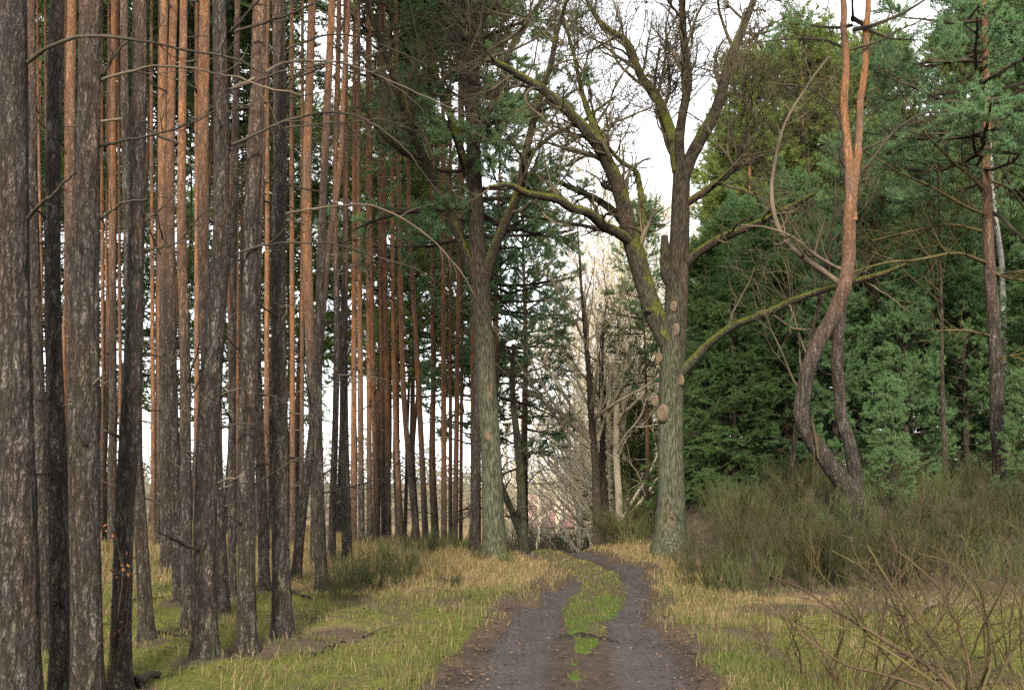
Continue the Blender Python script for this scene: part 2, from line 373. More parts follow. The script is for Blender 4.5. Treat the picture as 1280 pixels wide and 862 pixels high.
def road_w(y): return smooth_interp(y, RC_Y, RH_W)
def base_h(x, y):
    x = np.asarray(x, float); y = np.asarray(y, float)
    c = road_c(y)
    bank = 1.1*sstep(12, 18, y)*sstep(2.3, 5.8, x)*(1-0.6*sstep(26, 45, y))
    rise = 0.25*sstep(14, 22, y)*sstep(1.2, 3.2, x-c+0.2)
    leftv = 0.06*sstep(3.0, 7, c-x)*sstep(8, 14, y)
    dipc = sstep(21.5, 50, y)*np.exp(-((x-c)/7.0)**2)*3.0 + sstep(23, 60, y)*1.2*sstep(-25, 0, x)
    far = sstep(44, 95, y)*2.6
    roll = (fbm(x*0.35, y*0.35, 0, 5, 3)-0.5)*0.30
    return bank + rise + leftv - dipc - far + roll*sstep(1.2, 3.5, np.abs(x-c))
def road_profile(x, y):
    """height of the track's own surface"""
    u = (x-road_c(y))
    rutL = np.exp(-((u+0.55)/0.34)**2); rutR = np.exp(-((u-0.62)/0.34)**2)
    return base_h(x, y) - 0.075*np.maximum(rutL, rutR) - 0.02 + (fbm(x*2.2, y*1.1, 0, 9, 3)-0.5)*0.06, np.maximum(rutL, rutR)
def strip_mask(x, y):
    sc = smooth_interp(y, SC_Y, SC_X); sw = smooth_interp(y, SC_Y, SC_W)
    e = (vn(x*5, y*2.5, 0, 21)-0.5)*0.16 + (vn(x*14, y*9, 0, 22)-0.5)*0.08
    fade = 1-sstep(10.2, 11.6, y)
    brk = (vn(x*3.1+3.7, y*1.7, 0, 23)-0.55)*0.55*fade + (vn(x*8, y*6, 0, 24)-0.5)*0.25*fade - 0.15*fade
    return sstep(-0.09, 0.09, sw - np.abs(x-sc) + e + brk)
def road_mask(x, y):
    c, w = road_c(y), road_w(y)
    w = w - np.where(np.asarray(x) < c, 0.16*sstep(12.6, 14.6, y)*sstep(19.5, 17.5, y), 0.0)
    e = (vn(x*0+np.sign(x-c)*3.1, y*1.1, 0, 31)-0.5)*0.34 + (vn(x*3, y*4, 0, 32)-0.5)*0.22 + (vn(x*11, y*11, 0, 33)-0.5)*0.10
    return sstep(-0.06, 0.06, w - np.abs(x-c) + e)*(1-strip_mask(x, y))
def ground_h(x, y):
    x = np.asarray(x, float); y = np.asarray(y, float)
    rp, _ = road_profile(x, y)
    rm = road_mask(x, y); sm = strip_mask(x, y)
    d = np.abs(x-road_c(y)) - road_w(y)
    out = base_h(x, y) + 0.03*sstep(-0.1, 0.35, d) + 0.07*np.exp(-((d-0.22)/0.22)**2)*sstep(12, 14, y)*sstep(20, 17, y) + (fbm(x*2.6, y*2.6, 0, 41, 4)-0.5)*0.17*sstep(0.0, 0.9, d) + (fbm(x*9, y*9, 0, 42, 2)-0.5)*0.05
    out = out*(1-sm) + (rp+0.022+(vn(x*9, y*9, 0, 43)-0.5)*0.03)*sm
    return out*(1-rm) + (rp-0.05)*rm
def masks(x, y):
    x = np.asarray(x, float); y = np.asarray(y, float)
    c, w = road_c(y), road_w(y); d = x-c
    n = fbm(x*0.55, y*0.55, 0, 51, 3); n2 = fbm(x*1.3, y*1.3, 0, 52, 3); sm = strip_mask(x, y)
    moss = np.where(d < 0, 0.92*sstep(17.5, 12, y)*sstep(-16, -5, x), 0.9*sstep(14.0, 11.0, y)*sstep(1.9, 3.1, x)) + (n-0.5)*1.5 + (n2-0.5)*0.9 - 0.08
    straw = 0.44 + (n2-0.5)*1.1 + 0.45*sstep(12.5, 16, y)*(d < 0) + 0.35*sstep(13.5, 16, y)*(d > 0) - 0.35*sstep(-9, -14, x)
    gr = -0.12 + (fbm(x*0.8, y*0.8, 0, 53, 3)-0.5)*0.9 + 0.30*sstep(0.9, 0.2, np.abs(d)-w)*sstep(19, 13, y) + sm*(0.16+0.10*sstep(18.5, 14.5, y)+0.9*(vn(x*4, y*2.5, 0, 54)-0.5))
    spot = np.exp(-(((x-2.05)/0.32)**2+((y-8.6)/0.5)**2)); gr = gr + 1.0*spot
    bare = 0.85*sstep(0.34, 0.05, np.abs(d)-w)*(1-sm) + 0.25*sstep(0.5, 0.8, fbm(x*1.7, y*1.7, 0, 55, 3)) + 0.3*sstep(15, 30, y)*sstep(-8, -14, x)
    bk = sstep(12.9, 13.8, y)*sstep(2.7, 3.5, x)
    moss = moss*(1-sm)*(1-bk); straw = straw*(1-sm*0.6) - 0.7*bk; bare = bare + 0.35*bk
    return dict(moss=moss, straw=straw, green=gr, bare=bare)

def lines(segs):
    out = []
    for a, b, s in segs: out.append(np.arange(a, b, s))
    return np.unique(np.round(np.concatenate(out), 4))
gx = lines([(-600, -60, 60), (-60, -14, 2.0), (-14, -5, 0.25), (-5, 5.5, 0.05), (5.5, 14, 0.25), (14, 60, 2), (60, 601, 60)])
gy = lines([(-40, 2, 3), (2, 6, 0.4), (6, 24, 0.06), (24, 44, 0.4), (44, 120, 3), (120, 1300, 90)])
X, Y = np.meshgrid(gx, gy); Z = ground_h(X, Y)
ii = np.arange(X.size).reshape(X.shape)
q = np.stack([ii[:-1, :-1], ii[:-1, 1:], ii[1:, 1:], ii[1:, :-1]], -1).reshape(-1, 4)
mk = masks(X.ravel(), Y.ravel())
g_ground = g = link('ground', make_mesh('ground', np.stack([X, Y, Z], -1).reshape(-1, 3), [q], [M['ground']], attrs=mk)); tag(g, kind='structure')
ys = lines([(-6, 6, 0.3), (6, 24, 0.05), (24, 70, 0.4)]); us = np.linspace(-1.75, 1.75, 90)
U, Y = np.meshgrid(us, ys); X = U + road_c(Y)
Z, rut = road_profile(X, Y)
fine = (fbm(X*7, Y*5, 0, 61, 5)-0.5)*0.11*(1-0.65*rut) + (vn(X*16, Y*1.3, 0, 64)-0.5)*0.022*rut + (np.sin(Y*31)*0.5+0.5)*0.006*sstep(0.5, 0.9, rut)*(vn(X*2, Y*0.8, 0, 62) > 0.45)
Z = Z + fine
wet = 0.35*rut*(vn(X*2.2, Y*0.9, 0, 66) > 0.6) + 0.9*np.exp(-(((X-0.78)/0.35)**2+((Y-10.6)/0.35)**2)) + 0.5*np.exp(-(((X-1.75)/0.25)**2+((Y-9.3)/0.9)**2)) + 0.15*(vn(X*1.5, Y*0.8, 0, 63)-0.3)
ii = np.arange(X.size).reshape(X.shape)
q = np.stack([ii[:-1, :-1], ii[:-1, 1:], ii[1:, 1:], ii[1:, :-1]], -1).reshape(-1, 4)
r = link('road', make_mesh('road', np.stack([X, Y, Z], -1).reshape(-1, 3), [q], [M['road']], attrs=dict(rut=rut.ravel(), wet=wet.ravel()))); tag(r, kind='structure')
def gz(x, y): return float(ground_h(np.array([float(x)]), np.array([float(y)]))[0])

# ------------------------------------------------------------------ crowns and branch meshes shared by copies
def pine_crown(name, seed, height, radius, nbr, mat, nn=26, k1=6, k2=3, nl=0.085, nw=0.011, elev=(0.0, 0.7), prof=1.0, droop=0.05, wood='dead_wood', lowbare=0.0):
    g = rng_(seed); z = np.sort(g.uniform(0.0, 1.0, nbr)**0.9)
    az = np.arange(nbr)*2.4 + g.uniform(-0.5, 0.5, nbr)
    L = radius*(np.clip(1-z, 0.05, 1)**(0.55*prof))*g.uniform(0.55, 1.15, nbr)*np.where(z < 0.12, 0.8, 1)
    el = elev[0] + (elev[1]-elev[0])*z + g.uniform(-0.2, 0.2, nbr)
    d = np.stack([np.cos(az)*np.cos(el), np.sin(az)*np.cos(el), np.sin(el)], -1)
    o = np.stack([np.zeros(nbr), np.zeros(nbr), z*height], -1)
    B, BR = walk(o, d, L, 0.012+0.018*L, 7, g, up=droop, wander=0.13, taper=0.25)
    a = Acc(); a.add(*tubes(B, BR, 5), 0)
    C, CR = spawn(B, BR, k1, 0.25+lowbare, 1.0, (0.30*radius, 0.5*radius), (0.5, 1.0), 5, g, up=0.07, wander=0.16, r_ratio=0.5, flat=0.5)
    a.add(*tubes(C, CR, 3), 0)
    D, DR = spawn(C, CR, k2, 0.2, 1.0, (0.22, 0.42), (0.4, 0.95), 3, g, up=0.12, wander=0.12, r_ratio=0.6, flat=0.3)
    tip = np.concatenate([D, C[:, [0, 2, 4]][:, :, :]], 0)
    v, f = needles(D, nn, nl, nw, g); a.add(v, f, 1)
    v, f = needles(C, nn*2, nl, nw, g, t0=0.3); a.add(v, f, 1)
    # leader
    top, tr = walk(np.array([[0, 0, height*0.9]]), np.array([[0, 0, 1.0]]), np.array([height*0.14]), np.array([0.03]), 4, g)
    a.add(*tubes(top, tr, 4), 0); v, f = needles(top, nn*3, nl, nw, g, t0=0.5); a.add(v, f, 1)
    return a.mesh(name, [M[wood], M[mat]], smooth=False)
def spruce_crown(name, seed, height, radius, whorls, mat, nn=22):
    g = rng_(seed); per = 7; nbr = whorls*per
    z = np.repeat(np.linspace(0.02, 0.96, whorls), per) + g.uniform(-0.012, 0.012, nbr)
    az = g.uniform(0, 6.283, nbr); L = radius*(1-z)**0.85*g.uniform(0.75, 1.15, nbr)+0.12
    el = -0.18 + 0.65*z + g.uniform(-0.12, 0.12, nbr)
    d = np.stack([np.cos(az)*np.cos(el), np.sin(az)*np.cos(el), np.sin(el)], -1); o = np.stack([0*z, 0*z, z*height], -1)
    B, BR = walk(o, d, L, 0.008+0.012*L, 6, g, up=0.02, wander=0.08, taper=0.2)
    a = Acc(); a.add(*tubes(B, BR, 4), 0)
    C, CR = spawn(B, BR, 9, 0.12, 1.0, (0.25*radius, 0.42*radius), (0.6, 1.0), 4, g, up=-0.04, wander=0.08, r_ratio=0.5, flat=0.8)
    a.add(*tubes(C, CR, 3), 0)
    v, f = needles(C, nn*5, 0.065, 0.0125, g, fwd=0.9, t0=0.05); a.add(v, f, 1)
    v, f = needles(B, nn*5, 0.065, 0.0125, g, fwd=0.9, t0=0.1); a.add(v, f, 1)
    return a.mesh(name, [M['dead_wood'], M[mat]], smooth=False)
def straight_trunk(name, seed, height, r0, mat, sides=12, sway=0.02, top=0.12, deep=0.3):
    g = rng_(seed); n = 24; z = np.linspace(-deep, height, n)
    p = np.stack([sway*height*(vn(z*0.25, 0, 0, seed)-0.5), sway*height*(vn(z*0.25, 5, 0, seed+1)-0.5), z], -1); p[:, :2] -= p[1, :2]
    r = r0*(1-(1-top)*np.clip(z/height, 0, 1)) + r0*0.35*np.exp(-np.clip(z, 0, None)/0.25)
    a = Acc(); a.add(*tubes(p[None], r[None], sides)); return a.mesh(name, [M[mat]]), p
# dead side branches, eight kinds; each is one branch with its own side twigs, lying along +X
DEAD = []
for s_ in range(8):
    g = rng_(300+s_); L = [0.18, 0.3, 0.5, 0.8, 1.1, 1.5, 1.9, 2.4][s_]
    B, BR = walk(np.array([[0, 0, 0.0]]), np.array([[1, 0, 0.15 + 0.1*g.normal()]]), np.array([L]), np.array([0.011+0.004*L]), 8, g, up=-0.015 + 0.03*(s_ % 2), wander=0.10, taper=0.3)
    a = Acc(); a.add(*tubes(B, BR, 6))
    if s_ > 1:
        C, CR = spawn(B, BR, 2+2*s_, 0.25, 0.98, (0.15*L+0.1, 0.35*L+0.12), (0.5, 1.1), 5, g, up=0.02, wander=0.16, r_ratio=0.5, r_min=0.0035)
        a.add(*tubes(C, CR, 4))
        if s_ > 3:
            D, DR = spawn(C, CR, 3, 0.3, 1, (0.08, 0.3), (0.5, 1.0), 3, g, wander=0.15, r_ratio=0.6, r_min=0.0028); a.add(*tubes(D, DR, 3))
    DEAD.append(a.mesh('dead_branch', [M['dead_wood' if s_ % 3 else 'dead_wood_pale']]))
CROWN_HI = [pine_crown('pine_crown', 10+i, 7.5, 2.3, 40, ['pine_needle', 'dark_needle', 'pine_needle'][i], nn=22, k1=7, k2=4, nl=0.12, nw=0.026) for i in range(3)]

CROWN_THIN = [pine_crown('pine_crown', 60+i, 6.5, 2.1, 20, 'pine_needle', nn=12, k1=5, k2=3, nl=0.12, nw=0.024) for i in range(2)]
# ------------------------------------------------------------------ trunks that follow the photograph
def curve_pts(pts, d, dz_top=None, height=None, n=60, F=FPX):
    """pts: (px, py, width px) from the base up -> world points and radii"""
    A = np.array([P(p[0], p[1], d + (p[3] if len(p) > 3 else 0.0)) for p in pts])
    R = np.array([p[2] for p in pts])*d/F/2
    if height:
        dirv = A[-1]-A[-2]; dirv = dirv/dirv[2]; dirv[:2] *= 0.35
        zt = A[0][2]+height
        if zt > A[-1][2]+0.5:
            B = A[-1] + dirv*(zt-A[-1][2])
            A = np.vstack([A, A[-1]+dirv*(zt-A[-1][2])*0.5, B]); R = np.concatenate([R, [R[-1]*0.7, 0.03]])
    s = np.concatenate([[0], np.cumsum(np.linalg.norm(np.diff(A, axis=0), axis=1))])
    t = np.linspace(0, s[-1], n)
    # smooth interpolation (cubic Hermite with finite-difference slopes)
    m = np.gradient(A, s, axis=0) if len(A) > 2 else np.repeat((A[1:]-A[:-1])/(s[1]-s[0]), 2, 0)
    i = np.clip(np.searchsorted(s, t, 'right')-1, 0, len(s)-2); h = (s[i+1]-s[i])[:, None]; u = ((t-s[i])/(s[i+1]-s[i]))[:, None]
    C = (2*u**3-3*u**2+1)*A[i] + (u**3-2*u**2+u)*h*m[i] + (-2*u**3+3*u**2)*A[i+1] + (u**3-u**2)*h*m[i+1]
    return C, np.interp(t, s, R)
def bark_tube(C, R, sides, seed, amp=0.05, freq=(3.0, 1.3), flare=0.25, knots=0):
    """one closed trunk surface with a rough skin and a flare at the ground"""
    z = C[:, 2]-C[0, 2]
    R = R*0.87*(1+flare*np.exp(-np.clip(z, 0, None)/(0.14 if sides == 40 else 0.22)))
    C = np.vstack([C[:1]-[0, 0, 0.35], C]); R = np.concatenate([[R[0]*1.15], R])
    v, q = tubes(C[None], R[None], sides)
    N = len(R); V = v.reshape(N, sides, 3); ctr = C[:, None]
    off = V-ctr; L = np.linalg.norm(off, axis=-1, keepdims=True); dirn = off/np.maximum(L, 1e-6)
    a = np.arctan2(dirn[..., 1], dirn[..., 0])
    zz = V[..., 2]
    nz = 1 - 2*np.abs(vn(np.cos(a)*freq[0]+seed, np.sin(a)*freq[0], zz*freq[1], seed)-0.5)
    nz2 = vn(np.cos(a)*freq[0]*2.7, np.sin(a)*freq[0]*2.7+seed, zz*freq[1]*3.2, seed+1)
    lob = 0.5*np.exp(-np.clip(zz-C[1, 2], 0, None)/0.3)*(vn(np.cos(a)*1.6+seed*3, np.sin(a)*1.6, 0.3, seed+5)-0.4)*flare*1.5
    nz3 = vn(np.cos(a)*0.9+seed, np.sin(a)*0.9, zz*0.9, seed+8)-0.5
    k = 1 + amp*(nz-0.6) + amp*0.9*(nz2-0.5) + lob + 0.10*nz3
    V = ctr + dirn*L*k[..., None]
    return V.reshape(-1, 3), q
ORANGE = 'orange_height'
def add_dead(root, C, R, n, seed, zmin=0.5, zmax=9.0, kinds=(0, 8), base=None):
    g = rng_(seed); zrel = C[:, 2]-base[2]
    for i in range(n):
        zt = g.uniform(zmin, min(zmax, zrel[-1]-0.5)); p = np.array([np.interp(zt, zrel, C[:, j]) for j in range(3)])
        rr = np.interp(zt, zrel, R)
        az = g.uniform(0, 6.283); kk = int(g.integers(kinds[0], kinds[1]))
        o = link('dead_branch', DEAD[kk], root, p-base + np.array([math.cos(az), math.sin(az), 0])*rr*0.75)
        o.rotation_euler = (g.uniform(-0.4, 0.4), g.uniform(-0.55, 0.25), az); s = g.uniform(0.8, 1.25); o.scale = (s, s, s)
def px_branch(root, base, pts, d0, d1, w0, w1, seed, twigs=6, mat='dead_wood', name='dead_branch', tl=(0.2, 0.7)):
    """a long dead branch traced over the photograph, running from depth d0 to d1, with side twigs"""
    n = len(pts); A = np.array([P(p[0], p[1], d0+(d1-d0)*i/(n-1)) for i, p in enumerate(pts)])
    s = np.concatenate([[0], np.cumsum(np.linalg.norm(np.diff(A, axis=0), axis=1))]); t = np.linspace(0, s[-1], 5*n)
    m = np.gradient(A, s, axis=0); i = np.clip(np.searchsorted(s, t, 'right')-1, 0, n-2); h = (s[i+1]-s[i])[:, None]; u = ((t-s[i])/(s[i+1]-s[i]))[:, None]
    C = (2*u**3-3*u**2+1)*A[i] + (u**3-2*u**2+u)*h*m[i] + (-2*u**3+3*u**2)*A[i+1] + (u**3-u**2)*h*m[i+1]
    g = rng_(seed); C = C + np.cumsum(g.normal(size=C.shape)*0.004, 0)
    R = np.linspace(w0, w1, len(C))/2*d0/FPX*(1+0.25*(g.random(len(C))-0.5))
    a = Acc(); a.add(*tubes((C-base)[None], R[None], 7))
    if twigs:
        T, TR = spawn((C-base)[None], R[None], twigs, 0.15, 0.98, tl, (0.5, 1.1), 6, g, up=0.01, wander=0.16, r_ratio=0.5, r_min=0.0035); a.add(*tubes(T, TR, 4))
        T2, TR2 = spawn(T, TR, 2, 0.3, 0.95, (tl[0]*0.5, tl[1]*0.5), (0.5, 1.0), 4, g, wander=0.15, r_ratio=0.6, r_min=0.003); a.add(*tubes(T2, TR2, 3))
    return link(name, a.mesh(name, [M[mat]]), root)

PG = 'straight pines of the plantation left of the track'
PINES = []
def pine(pts, label, seed, d=None, orange=5.0, ndead=8, kinds=(0, 6), height=None, crown=True, zmax=9.0, hi=None, name='pine_tree', group=PG, zmin=0.6):
    by = pts[0][1]
    if d is None: d = EYE*FPX/(by-600.0)*1.0
    C, R = curve_pts(pts, d, height=height or 19.0 + (seed*37 % 30)/10.0, n=80)
    hi = (d < 13.5) if hi is None else hi
    bx, bz = C[0, 0], gz(C[0, 0], d)
    if abs(bz-C[0, 2]) > 0.01:                 # stand it on the ground
        C = np.vstack([[bx, d, bz-0.02], C[C[:, 2] > bz+0.12]]); R = np.concatenate([[R[0]], R[-(len(C)-1):]])
    base = np.array([bx, d, bz])
    if hi:
        zz = np.concatenate([np.arange(C[0, 2], C[0, 2]+8.2, 0.045), np.arange(C[0, 2]+8.2, C[-1, 2], 0.6)])
    else: zz = np.arange(C[0, 2], C[-1, 2], 0.22)
    R = np.interp(zz, C[:, 2], R); C = np.stack([np.interp(zz, C[:, 2], C[:, j]) for j in range(3)], -1)
    PINES.append((bx, d, R[0]))
    root = thing(name, label, 'pine tree', base, group)
    v, q = bark_tube(C-base, R, 40 if hi else 14, seed, 0.10 if hi else 0.05, (4.5, 1.5) if hi else (4.5, 2.2), 0.40 if hi else 0.27)
    t = link('trunk', make_mesh('trunk', v, [q], [M['pine_bark']]), root); t[ORANGE] = float(orange)
    if crown:
        cz = zz[-1]-6.6; p = np.array([np.interp(cz, zz, C[:, j]) for j in range(3)])
        c = link('crown', CROWN_THIN[seed % 2] if d < 26 else CROWN_HI[seed % 3], root, p-base); c.rotation_euler = (0, 0, seed*1.3)
    if ndead: add_dead(root, C, R, ndead, 900+seed, zmax=zmax, kinds=kinds, base=base, zmin=zmin)
    return root, base

# front row, left to right ------------------------------------------------------------------
t1, b1 = pine([(22, 888, 62), (20, 700, 58), (17, 431, 46), (16, 200, 42), (16, 0, 38)], 'thickest grey pine trunk, cut by the left edge, arched dead branch near its top', 1, orange=6.2, ndead=3, kinds=(0, 2))
t4, b4 = pine([(109, 878, 43), (108, 700, 39), (107, 560, 37), (108, 400, 35), (110, 220, 32), (113, 0, 31)], 'broad dark cracked pine trunk, first one left of the trunk bending at its foot', 2, orange=4.3, ndead=4, kinds=(0, 3))
pine([(75, 868, 27), (74, 700, 26), (71, 560, 26), (67, 431, 23), (66, 220, 21), (71, 0, 20)], 'grey-green pine trunk between the thickest trunk and a broad dark one', 3, orange=4.6, ndead=6, kinds=(0, 3))
pine([(54, 806, 22), (52, 650, 20), (46, 431, 17), (40, 200, 14), (38, 0, 12)], 'slim grey pine half hidden behind the thickest trunk at the left edge', 4, orange=4.5, ndead=5, kinds=(0, 4))
pine([(150, 858, 29), (152, 760, 27), (155, 650, 26), (164, 500, 26), (167, 431, 25), (172, 220, 21), (175, 0, 19)], 'pine trunk that bends to the right above its foot, brown leaves at its base', 5, d=7.75, orange=4.0, ndead=6, kinds=(0, 4))
pine([(184, 800, 20), (178, 700, 18), (172, 600, 17), (165, 431, 15), (158, 220, 12), (155, 0, 11)], 'thin dark pine leaning left, its foot just right of the bending trunk', 6, orange=5.2, ndead=5, kinds=(0, 4))
t7, b7 = pine([(256, 821, 35), (256, 700, 31), (259, 560, 31), (267, 431, 29), (277, 300, 25), (277, 220, 21), (276, 110, 20), (274, 0, 19)], 'dark cracked pine trunk leaning slightly, leftmost of three with feet in open moss', 7, orange=5.6, ndead=9, kinds=(0, 3))
t8, b8 = pine([(308, 812, 26), (308, 700, 24), (308, 560, 23), (312, 431, 24), (312, 300, 22), (317, 220, 22), (325, 0, 20)], 'brown pine trunk leaning slightly right, middle one of three with feet in open moss', 8, orange=4.2, ndead=7, kinds=(0, 4))
t9, b9 = pine([(353, 796, 27), (351, 700, 25), (350, 560, 23), (348, 431, 21), (348, 300, 20), (350, 220, 19), (348, 0, 18)], 'dark straight pine trunk, rightmost of three with feet in open moss', 9, orange=5.4, ndead=7, kinds=(0, 4))
# second row
SECOND = [
 ([(209, 721, 18), (206, 560, 15), (205, 431, 14), (203, 220, 12), (205, 0, 12)], 3.6, 'pine with grey foot and orange upper trunk, in the gap right of the bending trunk'),
 ([(224, 756, 17), (218, 560, 14), (215, 431, 13), (213, 220, 12), (217, 0, 11)], 3.2, 'narrow dark-footed pine just left of the yellowish-orange trunk'),
 ([(234, 788, 17), (232, 560, 15), (231, 431, 15), (227, 300, 14), (227, 220, 12), (230, 0, 11)], 1.9, 'yellowish-orange pine trunk left of the dark leaning trunk in moss'),
 ([(278, 767, 21), (270, 600, 19), (258, 431, 17), (254, 300, 16), (254, 220, 16), (256, 0, 15)], 3.0, 'orange pine trunk crossing behind the dark leaning trunk in moss'),
 ([(290, 752, 12), (290, 600, 11), (291, 431, 10), (293, 300, 9), (294, 220, 9), (297, 0, 8)], 6.0, 'thin pinkish-grey pine between the dark leaning trunk and the brown trunk'),
 ([(331, 745, 16), (325, 560, 13), (321, 431, 12), (326, 220, 10), (334, 0, 9)], 4.0, 'pine seen between the brown trunk and the dark straight trunk'),
 ([(94, 772, 17), (92, 600, 15), (90, 431, 14), (88, 220, 14), (90, 0, 13)], 3.6, 'pine mostly hidden behind the broad dark trunk, only its edge showing'),
 ([(140, 697, 12), (141, 500, 11), (141, 300, 10), (143, 0, 9)], 4.2, 'thin pine behind the bending trunk, showing left of it'),
 ([(402, 742, 18), (399, 600, 13), (397, 500, 12), (399, 400, 12), (402, 300, 12), (405, 220, 11), (415, 0, 10)], 4.5, 'grey-footed pine standing at the left end of the broom bushes'),
 ([(394, 713, 14), (393, 560, 13), (388, 431, 14), (384, 300, 14), (384, 220, 13), (390, 0, 11)], 2.3, 'bright orange pine trunk beside the dark straight trunk'),
 ([(369, 732, 14), (378, 640, 13), (388, 560, 12), (400, 431, 10), (412, 300, 9), (424, 220, 7.5), (430, 100, 7), (437, 0, 6.5)], 3.6, 'slanting pale pine trunk that leans far to the right'),
 ([(414, 705, 11), (417, 600, 10), (420, 500, 9), (421, 400, 9), (419, 280, 8), (424, 0, 7)], 4.5, 'thin greyish pine right of the grey-footed pine by the broom'),
 ([(434, 702, 14), (431, 560, 12), (430, 480, 11), (432, 280, 8), (432, 0, 7)], 4.6, 'dark-footed pine behind the left broom bush'),
]
for i, (pts, orange, lab) in enumerate(SECOND): pine(pts, lab, 20+i, orange=orange, ndead=7, kinds=(0, 6), hi=False)
# far row along the grass, its feet in straw
FAR = [(442, 684, 443, 9), (452, 687, 449, 9), (462, 681, 460, 8), (470, 682, 464, 8), (480, 676, 476, 8), (486, 678, 481, 8), (501, 668, 491, 8, 1),
       (521, 679, 500, 9, 1), (532, 670, 513, 9), (542, 664, 540, 7), (555, 672, 554, 8.5), (563, 668, 563, 6), (569, 670, 574, 8), (576, 667, 578, 5.5), (591, 673, 590, 6.5),
       (598, 670, 598, 7.5), (366, 690, 365, 9), (377, 682, 378, 7), (333, 702, 334, 9), (131, 692, 128, 7), (192, 692, 190, 7), (198, 690, 199, 6), (246, 700, 246, 9), (118, 694, 120, 8)]
FAR_LAB = 'pine of the thin row at the far edge of the plantation, foot in straw grass'
for i, f in enumerate(FAR):
    xb, yb, xt, w = f[:4]; xm = (xb+xt)/2 if len(f) < 5 else xb*0.25+xt*0.75
    w *= 0.88
    pine([(xb, yb, w*1.15), (xm, 500 if len(f) > 4 else 470, w*0.98), (xt, 300, w*0.88), (xt+(xt-xb)*0.25, 0, w*0.7)], FAR_LAB, 50+i, orange=-0.6+(i*7 % 10)/4.5, ndead=6, kinds=(1, 7), hi=False, group='thin pines at the far edge of the plantation', zmax=12)  # orange bark starts lower, lightening these shaded trunks by colour
g = rng_(404); XB_ = [f[0] for f in FAR]+[402, 394, 414, 434, 369]
for i in range(63):
    xb = g.uniform(400, 592) if i > 52 else g.uniform(20, 500) if i > 32 else g.uniform(20, 360); yb = g.uniform(660, 688) + (8 if xb < 300 else 0); w = g.uniform(4.0, 6.6); xb = {0: 186, 1: 151, 2: 288, 3: 268, 4: 176}.get(i, xb)
    if any(abs(xb-u_) < 8.5 for u_ in XB_): continue
    XB_.append(xb); dx = g.normal()*5 - (xb-350)*-0.02
    pine([(xb, yb, w*1.15), (xb+dx*0.3, 480, w), (xb+dx*0.7, 250, w*0.85), (xb+dx*1.1, 0, w*0.65)], FAR_LAB, 120+i, orange=g.uniform(-1.0, 1.6), ndead=3, kinds=(2, 7), hi=False, group='thin pines at the far edge of the plantation', zmax=11)  # low orange start again brightens shaded bark through its colour
# more of the plantation: deeper rows, beside and behind the camera
TR = [straight_trunk('trunk', 70+i, 20.5, [0.095, 0.11, 0.085][i], 'pine_bark', 10) for i in range(3)]
g = rng_(77); placed = []
def copy_pine(x, y, lab, group, i, kinds=3):
    z = gz(x, y); root = thing('pine_tree', lab, 'pine tree', (x, y, z), group, rz=g.uniform(0, 6.28), sc=g.uniform(0.88, 1.12))
    me, p = TR[i % 3]; t = link('trunk', me, root); t[ORANGE] = float(g.uniform(2.0, 5.5))
    c = link('crown', CROWN_HI[int(g.integers(0, 3))], root, (p[-1][0], p[-1][1], 13.6)); c.rotation_euler = (0, 0, g.uniform(0, 6.28))
    for k in range(kinds):
        az = g.uniform(0, 6.28); o = link('dead_branch', DEAD[int(g.integers(2, 7))], root, (0.08*math.cos(az), 0.08*math.sin(az), g.uniform(2, 12))); o.rotation_euler = (0, g.uniform(-.4, .2), az)
n_try = 0; n_deep = 0
while n_deep < 46 and n_try < 4000:
    n_try += 1; y = g.uniform(26, 50); a = g.uniform(-0.56, -0.02); x = a*y
    if -0.24 < a and y < 40: continue
    if any((x-u)**2+(y-w)**2 < 1.7**2 for u, w in placed): continue
    if a > -0.22 and g.random() < 0.78: continue
    placed.append((x, y)); copy_pine(x, y, 'slender orange-barked pine deep in the plantation behind the other rows', 'deep rows of the pine plantation', n_deep); n_deep += 1
for i, (x, y) in enumerate([(-6.9, 10.2), (-9.5, 14.5), (-10.5, 8.5), (-12.2, 12), (-13, 18), (-15.5, 22)]):
    copy_pine(x, y, 'pine of the rows that carry on past the left edge of the picture', 'plantation pines past the left edge', i, 1)

co = np.empty(len(g_ground.data.vertices)*3, np.float32); g_ground.data.vertices.foreach_get('co', co); co = co.reshape(-1, 3)
bare = np.empty(len(co), np.float32); at_ = g_ground.data.attributes['bare']; at_.data.foreach_get('value', bare)
for (px_, py_, r_) in PINES:
    m_ = (np.abs(co[:, 0]-px_) < 1.0) & (np.abs(co[:, 1]-py_) < 1.0); dd_ = np.hypot(co[m_, 0]-px_, co[m_, 1]-py_)
    bare[m_] += 0.75*sstep(r_+0.38, r_+0.05, dd_)
at_.data.foreach_set('value', bare)
# long dead branches of the near pines
px_branch(t1, b1, [(34, 78), (60, 60), (100, 47), (150, 49), (220, 60), (300, 73), (335, 90)], 6.9, 6.3, 5.5, 2.0, 1, 5)
px_branch(t1, b1, [(36, 272), (50, 258), (66, 248), (84, 234), (100, 222)], 6.8, 6.4, 5.5, 2.5, 2, 7, tl=(0.05, 0.2))
px_branch(t4, b4, [(124, 102), (150, 92), (180, 85), (230, 86), (264, 90), (302, 98), (345, 111), (379, 116)], 7.2, 6.8, 4.0, 1.6, 3, 5, 'dead_wood_pale')
px_branch(t4, b4, [(124, 184), (150, 178), (180, 170), (210, 162), (240, 150), (270, 135)], 7.2, 6.6, 4, 1.5, 4, 6)
px_branch(t4, b4, [(124, 275), (140, 262), (152, 252), (170, 247), (190, 245)], 7.2, 7.0, 4, 2.2, 5, 3, tl=(0.1, 0.3))
